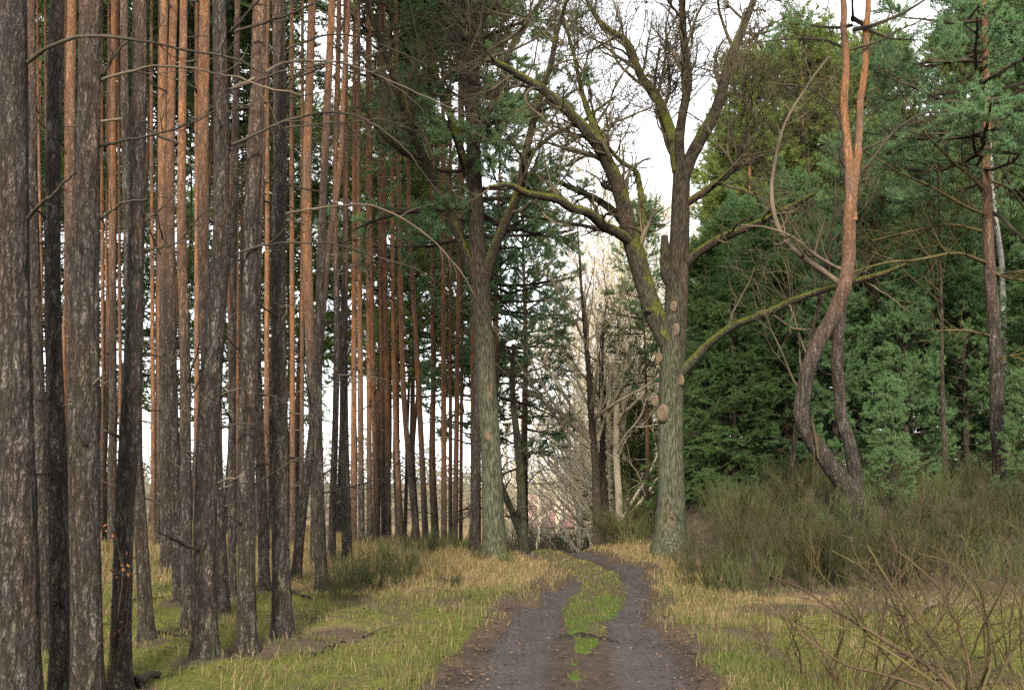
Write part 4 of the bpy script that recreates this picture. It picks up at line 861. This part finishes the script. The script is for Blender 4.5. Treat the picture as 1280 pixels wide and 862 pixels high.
for i, (px, d, hgt, sd_, lab) in enumerate([(1182, 19.5, 8.5, 421, 'thin bare tree with mossy twigs left of the reddish pine'), (985, 18.5, 8.0, 422, 'thin dark bare tree with crooked twigs left of the crooked pine'), (1120, 21.5, 9.5, 423, 'thin bare tree with greenish twigs between the crooked pine and the reddish pine')]):
    x = P(px, 600, d)[0]; tm_, cm_ = bare_tree_mesh(sd_, hgt, 0.055, 15, 0.26, 'moss_twig' if i != 1 else 'oak_twig', (6, 4), lowest=0.28)
    o2 = thing('bare_tree', lab, 'bare tree', (x, d, gz(x, d))); link('trunk', tm_, o2); link('crown', cm_, o2)
# birch behind it
D = 22.0; x = P(1256, 560, D)[0]; BB = np.array([x, D, gz(x, D)])
def birch_bark():
    m, nt, out = newmat('birch_bark'); k = NT(nt); vec, z, rnd = objvec(k)
    n = k.noise(k.mapping(vec, (5, 5, 26)), 1.0, 4, 0.7); k.l(k.bsdf(k.ramp(n, [(0.36, (0.03, 0.03, 0.03)), (0.44, (0.30, 0.29, 0.27))]), 0.7, 0.2), out.inputs['Surface']); return m
M['birch'] = birch_bark()
o = thing('birch_tree', 'thin white-barked birch just behind the reddish pine near the right edge', 'birch tree', BB)
C, R = curve_pts([(1258, 640, 11), (1257, 520, 10), (1254, 400, 9), (1252, 330, 8), (1243, 260, 6), (1236, 150, 4)], D, n=60); v, q = bark_tube(C-BB, R, 14, 4, 0.03)
link('trunk', make_mesh('trunk', v, [q], [M['birch']]), o); link('crown', bare_crown([(C[25:]-BB, R[25:])], 15, k=(16, 6, 4), ln=((0.8, 1.8), (0.5, 1.0), (0.3, 0.6))), o)

# ------------------------------------------------------------------ bushes
def broom_mesh(seed, h, spread, n, mat):
    g = rng_(seed); az = g.uniform(0, 6.283, n); r = spread*0.35*np.sqrt(g.random(n)); tilt = g.uniform(0.0, 0.55, n)
    o = np.stack([r*np.cos(az), r*np.sin(az), np.full(n, -0.05)], -1); d = np.stack([np.cos(az)*np.sin(tilt), np.sin(az)*np.sin(tilt), np.cos(tilt)], -1)
    B, BR = walk(o, d, h*g.uniform(0.5, 1.0, n), np.full(n, 0.010), 7, g, up=0.03, wander=0.10, taper=0.35, r_min=0.003)
    a = Acc(); a.add(*tubes(B, BR, 4))
    C, CR = spawn(B, BR, 6, 0.2, 1, (0.22*h, 0.42*h), (0.15, 0.5), 5, g, up=0.09, wander=0.08, r_ratio=0.6, r_min=0.0028); a.add(*tubes(C, CR, 3))
    E, ER = spawn(C, CR, 3, 0.1, 1, (0.12*h, 0.28*h), (0.15, 0.5), 4, g, up=0.08, wander=0.08, r_ratio=0.7, r_min=0.0034); a.add(*tubes(E, ER, 3))
    return a.mesh('broom_bush', [M[mat]])
BRM = [broom_mesh(500+i, [0.95, 0.8, 1.05, 1.0][i], [1.7, 1.6, 1.8, 1.0][i], [46, 42, 48, 40][i], ['broom', 'broom_green', 'broom', 'broom_green'][i]) for i in range(4)]
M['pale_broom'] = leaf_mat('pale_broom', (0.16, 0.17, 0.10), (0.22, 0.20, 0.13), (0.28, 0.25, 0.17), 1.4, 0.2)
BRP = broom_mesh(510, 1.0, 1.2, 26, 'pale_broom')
BGp = 'dense dark broom bushes along the right bank'
g = rng_(99)
spots = []
for d, x0, x1, st in [(13.6, 3.2, 8.5, 0.85), (14.6, 3.0, 9.2, 0.9), (15.8, 3.1, 10, 1.0), (17.2, 3.9, 11, 1.1), (18.8, 4.2, 12, 1.2), (20.6, 4.4, 13, 1.3)]:
    x = x0
    while x < x1:
        spots.append((x+g.uniform(-.25, .25), d+g.uniform(-.35, .35))); x += st
for i, (x, y) in enumerate(spots):
    b = link('broom_bush', BRM[int(g.integers(0, 3))], None, (x, y, gz(x, y))); b.rotation_euler = (0, 0, g.uniform(0, 6.28)); s = g.uniform(0.7, 1.05)*(0.8 if x < 3.8 else 1); b.scale = (s, s, s*g.uniform(0.8, 1.05))
    tag(b, 'dark brownish-green broom bush in the thicket on the right bank', 'bush', BGp)
BL = 'olive broom bushes in the straw grass left of the track'
for i, (px, py, s, k) in enumerate([(497, 722, 0.9, 3), (470, 735, 0.65, 3), (440, 740, 0.7, 3), (520, 700, 0.75, 3), (545, 696, 0.7, 3), (425, 752, 0.5, 3), (575, 690, 0.6, 3), (600, 704, 0.35, 3), (632, 706, 0.35, 3), (560, 735, 0.35, 3)]):
    d = EYE*FPX/(py-600.0); x = P(px, py, d)[0]; b = link('broom_bush', BRM[0 if i % 2 else k], None, (x, d, gz(x, d))); b.scale = (s*0.85, s*0.85, s*0.8); b.rotation_euler = (0, 0, i*1.1)
    tag(b, 'olive green broom bush in the straw grass left of the track', 'bush', BL)
for i, (px, d, s) in enumerate([(790, 24, 1.0), (803, 23, 0.9), (778, 26, 1.0), (812, 25.5, 0.95)]):
    x = P(px, 660, d)[0]; b = link('broom_bush', BRM[i % 3], None, (x, d, gz(x, d))); b.scale = (s, s, s*0.85); b.rotation_euler = (0, 0, i*2.1)
    tag(b, 'dark broom bush between the right oak and the dark spreading tree', 'bush', 'broom bushes beside the right oak')
for i, (px, d, s) in enumerate([(690, 42, 2.6), (676, 47, 3.2), (704, 50, 3.4), (718, 44, 2.7), (663, 40, 2.4), (735, 47, 3.0), (697, 58, 4.0), (680, 62, 4.2)]):
    x = P(px, 660, d)[0]; b = link('broom_bush', BRP, None, (x, d, gz(x, d))); b.scale = (s, s, s); b.rotation_euler = (0, 0, i*2.1)
    tag(b, 'grey-green bush at the bottom of the hollow where the track disappears', 'bush', 'bushes at the bottom of the hollow')
# bare shrubs in the right foreground: arching mossy stems
def shrub_mesh(seed, n, h, mat, lean=(0, 0), k=5):
    g = rng_(seed); az = g.uniform(0, 6.283, n); tilt = g.uniform(0.15, 0.85, n)
    o = np.stack([0.12*np.cos(az), 0.12*np.sin(az), np.full(n, -0.06)], -1); d = np.stack([np.cos(az)*np.sin(tilt)+lean[0], np.sin(az)*np.sin(tilt)+lean[1], np.cos(tilt)], -1)
    B, BR = walk(o, d, h*g.uniform(0.6, 1.1, n), g.uniform(0.006, 0.012, n), 12, g, up=0.0, wander=0.09, taper=0.3, r_min=0.003)
    a = Acc(); a.add(*tubes(B, BR, 6)); C, CR = spawn(B, BR, k, 0.25, 1, (0.25*h, 0.5*h), (0.4, 0.9), 8, g, up=0.03, wander=0.13, r_ratio=0.55, r_min=0.003); a.add(*tubes(C, CR, 4))
    E, ER = spawn(C, CR, 3, 0.2, 1, (0.08*h, 0.25*h), (0.4, 0.9), 5, g, up=0.03, wander=0.13, r_ratio=0.6, r_min=0.0022); a.add(*tubes(E, ER, 3))
    return a.mesh('bare_shrub', [M[mat]])
for i, (px, py, n, h, mat, lean, lab) in enumerate([
    (1185, 880, 7, 1.4, 'moss_twig', (-0.5, 0.0), 'tangled bare shrub with mossy yellow stems at the lower right corner'),
    (1075, 860, 8, 1.15, 'red_twig', (-0.1, 0.0), 'bare reddish-brown shrub with upright stems before the yellow moss'),
    (1010, 850, 7, 0.85, 'moss_twig', (0.0, 0.1), 'small bare shrub with thin stems near the bright green grass tuft'),
    (1240, 830, 7, 1.5, 'moss_twig', (-0.2, 0.1), 'tall bare shrub with olive stems near the right edge, before the broom'),
    (960, 815, 4, 0.55, 'red_twig', (0.1, 0), 'sparse low bare shrub nearest the right side of the track'),
    (1150, 800, 8, 1.2, 'red_twig', (0.1, 0), 'thin brown bare shrub in the yellow moss below the broom'),
    (1285, 870, 10, 1.2, 'moss_twig', (-0.4, 0), 'bare shrub with pale stems cut by the right edge of the picture')]):
    d = max(EYE*FPX/(py-600.0), 6.6); x = P(px, py, d)[0]
    b = link('bare_shrub', shrub_mesh(600+i, n, h, mat, lean), None, (x, d, gz(x, d))); tag(b, lab, 'bush', 'bare shrubs in the right foreground')
x = P(1215, 880, 6.7)[0]; SB = np.array([x, 6.7, gz(x, 6.7)])
o = thing('bare_shrub', 'large bare shrub with long dark mossy stems arching left from the lower right corner', 'bush', SB, 'bare shrubs in the right foreground')
for i, (pts, d1, w0) in enumerate([([(1215, 890), (1170, 838), (1110, 800), (1050, 765), (1000, 735), (960, 716)], 7.6, 6.5), ([(1215, 890), (1180, 820), (1140, 760), (1105, 715), (1085, 682)], 7.4, 5), ([(1222, 890), (1240, 810), (1225, 740), (1190, 700), (1150, 690)], 7.8, 5),
      ([(1210, 890), (1130, 850), (1060, 830), (1000, 790), (975, 765)], 7.0, 4.5), ([(1225, 890), (1262, 820), (1290, 760), (1310, 700)], 7.4, 5), ([(1212, 890), (1150, 800), (1110, 740), (1080, 705), (1045, 685)], 8.0, 4), ([(1220, 890), (1205, 800), (1160, 720), (1120, 690)], 7.2, 4), ([(1210, 890), (1120, 820), (1040, 780), (1020, 776)], 6.8, 4)]):
    px_branch(o, SB, pts, 6.7, d1, w0, 1.8, 700+i, 9, 'moss_twig' if i % 3 else 'red_twig', 'stem', (0.12, 0.5))
# oak seedling with brown leaves at the foot of the bending pine
x, d = P(135, 850, 7.6)[0], 7.6; g2 = rng_(671); B, BR = walk(np.zeros((5, 3)), np.stack([g2.normal(size=5)*0.2, g2.normal(size=5)*0.2, np.ones(5)], -1), g2.uniform(0.7, 1.5, 5), np.full(5, 0.006), 10, g2, up=0.02, wander=0.08, r_min=0.002)
a = Acc(); a.add(*tubes(B, BR, 5)); C, CR = spawn(B, BR, 6, 0.25, 1, (0.1, 0.3), (0.5, 1.0), 4, g2, wander=0.1, r_ratio=0.6, r_min=0.0018); a.add(*tubes(C, CR, 3))
o = link('oak_seedling', a.mesh('oak_seedling', [M['red_twig']]), None, (x, d, gz(x, d)-0.03)); tag(o, 'oak seedling holding rusty brown leaves beside the bending pine trunk', 'seedling')
tp = C[:, 1:].reshape(-1, 3); tp = tp[g2.random(len(tp)) < 0.75]; n = len(tp); e1 = nrm(g2.normal(size=(n, 3)))*g2.uniform(0.010, 0.022, (n, 1)); e2 = nrm(np.cross(e1, g2.normal(size=(n, 3))))*0.009
v = np.stack([tp, tp+e1+e2, tp+e1*2.1, tp+e1-e2], 1).reshape(-1, 3)
link('leaves', make_mesh('leaves', v, [np.arange(4*n).reshape(n, 4)], [twig_mat('brown_leaf', (0.09, 0.035, 0.016), (0.17, 0.075, 0.033))], smooth=False), o)
# tall thin sapling stems in the thicket
for i, (px, d, h, lab) in enumerate([(1010, 12.6, 2.2, 'tall thin reddish sapling rising before the broom under the crooked pine'), (1135, 12.8, 1.9, 'thin straight sapling rising before the middle of the broom'), (953, 12.8, 1.3, 'short thin sapling at the left end of the broom')]):
    x = P(px, 740, d)[0]; g2 = rng_(650+i); B, BR = walk(np.array([[0, 0, -.05]]), np.array([[0.08, 0, 1.0]]), np.array([h]), np.array([0.007]), 14, g2, up=0.03, wander=0.05)
    a = Acc(); a.add(*tubes(B, BR, 6)); C, CR = spawn(B, BR, 14, 0.3, 1, (0.2, 0.55), (0.4, 0.8), 6, g2, up=0.06, wander=0.1, r_ratio=0.5, r_min=0.003); a.add(*tubes(C, CR, 4))
    b = link('sapling', a.mesh('sapling', [M['red_twig']]), None, (x, d, gz(x, d))); tag(b, lab, 'sapling')

# ------------------------------------------------------------------ fallen branches
def fallen(px0, py0, px1, py1, w, mat, lab, seed, d=None, tw=5, lift=0.03):
    d0 = EYE*FPX/(py0-600.0) if d is None else d; d1 = EYE*FPX/(py1-600.0) if d is None else d
    A, B = P(px0, py0, d0), P(px1, py1, d1); n = 10; C = A[None]*(1-np.linspace(0, 1, n)[:, None])+B[None]*np.linspace(0, 1, n)[:, None]
    g2 = rng_(seed); C[:, 2] = ground_h(C[:, 0], C[:, 1]) + lift + g2.uniform(0, 0.03, n); C[:, :2] += np.cumsum(g2.normal(size=(n, 2))*0.02, 0)
    base = C[0].copy(); R = np.linspace(w, w*0.4, n)
    a = Acc(); a.add(*tubes((C-base)[None], R[None], 8)); T, TRr = spawn((C-base)[None], R[None], tw, 0.2, 0.95, (0.15, 0.5), (0.4, 1.0), 5, g2, wander=0.12, r_ratio=0.5, r_min=0.004); a.add(*tubes(T, TRr, 4))
    o = link('fallen_branch', a.mesh('fallen_branch', [M[mat]]), None, base); tag(o, lab, 'fallen branch')
fallen(552, 722, 612, 727, 0.035, 'dead_wood_pale', 'pale fallen branch in the straw grass before the left oak', 1)
fallen(330, 745, 385, 752, 0.03, 'dead_wood', 'dark fallen branch between the two right trunks in the moss', 2)
fallen(375, 822, 425, 808, 0.02, 'dead_wood', 'thin dark fallen stick in the grass right of the front trunks', 3)
fallen(170, 795, 245, 793, 0.025, 'dead_wood', 'dark fallen branch lying behind the bending pine trunk', 4)
fallen(165, 850, 215, 842, 0.05, 'dead_wood', 'short dark rotten log at the foot of the bending pine trunk', 5, tw=2)
fallen(1140, 772, 1200, 762, 0.035, 'dead_wood_pale', 'pale fallen branch at the foot of the broom in yellow moss', 6, tw=9)
fallen(612, 838, 650, 836, 0.012, 'dead_wood', 'thin twig lying in the left rut of the track', 7, tw=3, lift=-0.03)
fallen(430, 735, 475, 728, 0.02, 'dead_wood', 'dark stick lying among the olive broom bushes', 8)

g = rng_(61); STK = []
for i in range(4):
    B, BR = walk(np.array([[0, 0, 0.0]]), np.array([[1.0, 0, 0.02]]), np.array([0.7]), np.array([0.010]), 9, g, wander=0.10, taper=0.4); B[:, :, 2] = np.abs(B[:, :, 2])*0.3
    a = Acc(); a.add(*tubes(B, BR, 6)); T, TRr = spawn(B, BR, 3, 0.3, 0.9, (0.1, 0.3), (0.4, 0.9), 4, g, wander=0.1, r_ratio=0.6, r_min=0.003); a.add(*tubes(T, TRr, 4)); STK.append(a.mesh('fallen_stick', [M[['dead_wood', 'dead_wood_pale'][i % 2]]]))
for i in range(70):
    d = 7.2*(22/7.2)**g.random(); x = g.uniform(-0.6*d, road_c(d)-1.3) if i % 4 else g.uniform(road_c(d)+1.3, 0.5*d)
    b = link('fallen_stick', STK[i % 4], None, (x, d, gz(x, d)+0.025)); b.rotation_euler = (0, 0, g.uniform(0, 6.28)); q_ = g.uniform(0.5, 1.3); b.scale = (q_,)*3
    tag(b, 'thin dead stick lying loose on the mossy forest floor', 'stick', 'sticks strewn over the forest floor')
# ------------------------------------------------------------------ house far down the track
def brick_red():
    m, nt, out = newmat('roof_tiles'); k = NT(nt); t = k.n('ShaderNodeTexCoord')
    b = k.n('ShaderNodeTexBrick'); b.inputs['Scale'].default_value = 3.2; b.inputs['Color1'].default_value = (0.30, 0.17, 0.15, 1); b.inputs['Color2'].default_value = (0.22, 0.12, 0.11, 1); b.inputs['Mortar'].default_value = (0.06, 0.03, 0.025, 1); b.inputs['Mortar Size'].default_value = 0.05
    k.l(t.outputs['UV'], b.inputs['Vector']); k.l(t.outputs['Object'], b.inputs['Vector']); k.l(k.bsdf(b.outputs['Color'], 0.8, 0.2), out.inputs['Surface']); return m
M['roof'] = brick_red(); M['plaster'] = twig_mat('plaster', (0.20, 0.16, 0.12), (0.28, 0.23, 0.18)); M['window_glass'] = twig_mat('window_glass', (0.03, 0.035, 0.04), (0.05, 0.055, 0.06), 0.15)
def box(a, x0, x1, y0, y1, z0, z1, m=0):
    v = [(x, y, z) for z in (z0, z1) for y in (y0, y1) for x in (x0, x1)]; a.add(v, [(0, 1, 3, 2), (4, 6, 7, 5), (0, 4, 5, 1), (1, 5, 7, 3), (3, 7, 6, 2), (2, 6, 4, 0)], m)
hx = P(694, 640, 110)[0]; hz_ = gz(hx, 110)
o = thing('house', 'small house with a red tiled roof glimpsed far down the track', 'house', (hx, 110, hz_))
a = Acc(); box(a, -3.4, 3.4, -3, 3, -0.5, 3.2); a.add([(-3.4, -3, 3.2), (-3.4, 3, 3.2), (-3.4, 0, 6.0), (3.4, -3, 3.2), (3.4, 3, 3.2), (3.4, 0, 6.0)], [(0, 2, 1), (3, 4, 5)]); link('wall', a.mesh('wall', [M['plaster']], False), o)
def slab(y0, z0, y1, z1):
    a = Acc(); t = 0.16; v = [(-3.7, y0, z0), (3.7, y0, z0), (3.7, y1, z1), (-3.7, y1, z1)]; v += [(p[0], p[1], p[2]+t) for p in v]
    a.add(v, [(0, 3, 2, 1), (4, 5, 6, 7), (0, 1, 5, 4), (1, 2, 6, 5), (2, 3, 7, 6), (3, 0, 4, 7)]); return a
rf = link('roof', slab(-3.5, 2.74, 0.0, 6.02).mesh('roof', [M['roof']], False), o); link('roof', slab(3.5, 2.74, 0.004, 6.02).mesh('roof', [M['roof']], False), o)
a = Acc(); box(a, 1.4, 2.0, 0.6, 1.2, 5.0, 6.8); link('chimney', a.mesh('chimney', [M['roof']], False), rf)
for wx in (-2.4, 0.2, 2.4):
    a = Acc(); box(a, wx-0.5, wx+0.5, -3.03, -2.98, 0.9, 2.0); link('window', a.mesh('window', [M['window_glass']], False), o)

# ------------------------------------------------------------------ far-off wood as one mass
g = rng_(123); n = 5200
x = g.uniform(-160, 160, n); y = g.uniform(105, 150, n); hh = 4 + 6*fbm(x*0.05, y*0.05, 0, 71, 3); z = ground_h(x, y) + hh*g.random(n)**0.8
v = []; c_ = np.stack([x, y, z], -1); a = Acc(); m_ = 9
o_ = np.repeat(c_, m_, 0) + g.normal(size=(n*m_, 3))*np.array([0.8, 0.8, 0.7]); d = nrm(g.normal(size=o_.shape)); s = nrm(np.cross(d, g.normal(size=o_.shape)))
v = np.stack([o_-s*0.14, o_+s*0.14, o_+d*0.75], 1).reshape(-1, 3); a.add(v, np.arange(len(v)).reshape(-1, 3))
M['far_wood'] = leaf_mat('far_wood', (0.16, 0.15, 0.11), (0.09, 0.115, 0.075), (0.22, 0.19, 0.14), 0.06)
w = link('woods', a.mesh('woods', [M['far_wood']], False)); tag(w, 'low line of far-off trees beyond the plantation', 'woods', kind='stuff')

# ------------------------------------------------------------------ grass and leaf litter
g = rng_(55)
def blades(n, seed, d0, d1, hmul=1.0):
    g = rng_(seed); d = d0*(d1/d0)**g.random(n); x = g.uniform(-1, 1, n)*(0.62*d+1.0)
    mk = masks(x, d); rm = road_mask(x, d); sm = strip_mask(x, d); u = x-road_c(d)
    keep = (rm < 0.35)
    clump = fbm(x*2.6, d*2.6, 0, 91, 2); dens = 0.25 + 0.55*np.clip(mk['straw'], 0, 1) + 0.5*np.clip(mk['green'], 0, 1) - 0.45*np.clip(mk['bare'], 0, 1) - 0.34*np.clip(mk['moss'], 0, 1) + (clump-0.5)*1.3
    dens = dens*(1-0.85*sstep(12.8, 13.8, d)*sstep(2.6, 3.4, x))
    dens = np.where(sm > 0.3, 0.65+0.9*(vn(x*6, d*3.5, 0, 92)-0.4), dens)
    keep &= g.random(n) < dens
    x, d, sm, clump = x[keep], d[keep], sm[keep], clump[keep]; mk = {k: v[keep] for k, v in mk.items()}; n = len(x)
    straw = np.clip(mk['straw']+ (g.random(n)-0.5)*0.5, 0, 1); green = np.clip(mk['green'], 0, 1)
    tall = sstep(14, 18, d)*sstep(0.5, 2.2, np.abs(x-road_c(d))-road_w(d))
    edge = np.exp(-np.abs(np.abs(x-road_c(d))-road_w(d)-0.5)/0.5)
    h = 0.05 + 0.10*g.random(n)**2 + (0.12*straw + 0.05)*tall*g.uniform(0.4, 1.6, n)*(0.5+clump) + 0.06*edge*clump
    h = np.where(sm > 0.5, 0.02+0.07*g.random(n)*clump*1.6, h)*hmul
    dry = np.clip(np.where(g.random(n) < np.clip(straw*1.0-green*0.8, 0.12, 0.97), 0.75+0.25*g.random(n), 0.25*g.random(n)), 0, 1)
    dry = np.where((sm > 0.5) & (g.random(n) < np.clip(0.3+0.5*sstep(19, 14, d), 0, 1)*np.clip(0.5+green, 0, 1)), 0.1*g.random(n), dry)
    z = ground_h(x, d); az = g.uniform(0, 6.283, n); w = 0.0021*np.clip(d/8.0, 1, 3.0)*g.uniform(0.7, 1.4, n)
    lean = g.uniform(0.05, 0.9, n); la = g.uniform(0, 6.283, n)
    b = np.stack([x, d, z-0.01], -1); s = np.stack([np.cos(az), np.sin(az), 0*az], -1)*w[:, None]
    l = np.stack([np.cos(la)*lean, np.sin(la)*lean, 0*la], -1)*h[:, None]
    mid = b + np.array([0, 0, 1.0])*h[:, None]*0.6 + l*0.35; tip = b + np.array([0, 0, 1.0])*(h*(1-0.45*lean**2))[:, None] + l
    v = np.stack([b-s, b+s, mid+s*0.8, mid-s*0.8, tip], 1).reshape(-1, 3); i0 = np.arange(n)*5
    q = np.stack([i0, i0+1, i0+2, i0+3], -1); t = np.stack([i0+3, i0+2, i0+4], -1)
    return v, q, t, np.repeat(dry, 5), np.repeat(g.random(n), 5)
v, q, t, dry, var = blades(640000, 56, 5.5, 40)
o = link('grass', make_mesh('grass', v, [q, t], [M['blade']], smooth=False, attrs=dict(dry=dry, var=var))); tag(o, 'short mossy green and dry straw grass on the forest floor', 'grass', kind='stuff')
n = 60000; d = 5.5*(35/5.5)**g.random(n); x = g.uniform(-1, 1, n)*(0.62*d+1)
u = np.abs(x-road_c(d))-road_w(d); pr = 0.10 + 1.3*np.exp(-(u/0.28)**2) + 0.35*sstep(-3.5, -6, x) + 0.25*np.exp(-(((d-10.4)/0.4)**2))
kp = (g.random(n) < pr*(0.4+vn(x*2, d*2, 0, 95))); x, d = x[kp], d[kp]; n = len(x)
z = np.maximum(ground_h(x, d), road_profile(x, d)[0]*(road_mask(x, d) > .5) + ground_h(x, d)*(road_mask(x, d) <= .5)) + 0.008
b = np.stack([x, d, z], -1); az = g.uniform(0, 6.283, n); L = g.uniform(0.008, 0.024, n)[:, None]; e1 = np.stack([np.cos(az), np.sin(az), g.uniform(-.4, .4, n)], -1)*L; e2 = np.stack([-np.sin(az), np.cos(az), g.uniform(-.5, .5, n)], -1)*L*0.55
v = np.stack([b-e1, b-e2, b+e1, b+e2], 1).reshape(-1, 3)
o = link('leaf_litter', make_mesh('leaf_litter', v, [np.arange(4*n).reshape(n, 4)], [M['litter']], smooth=False, attrs=dict(var=np.repeat(g.random(n), 4)))); tag(o, 'brown fallen leaves scattered along the track edges', 'leaf litter', kind='stuff')
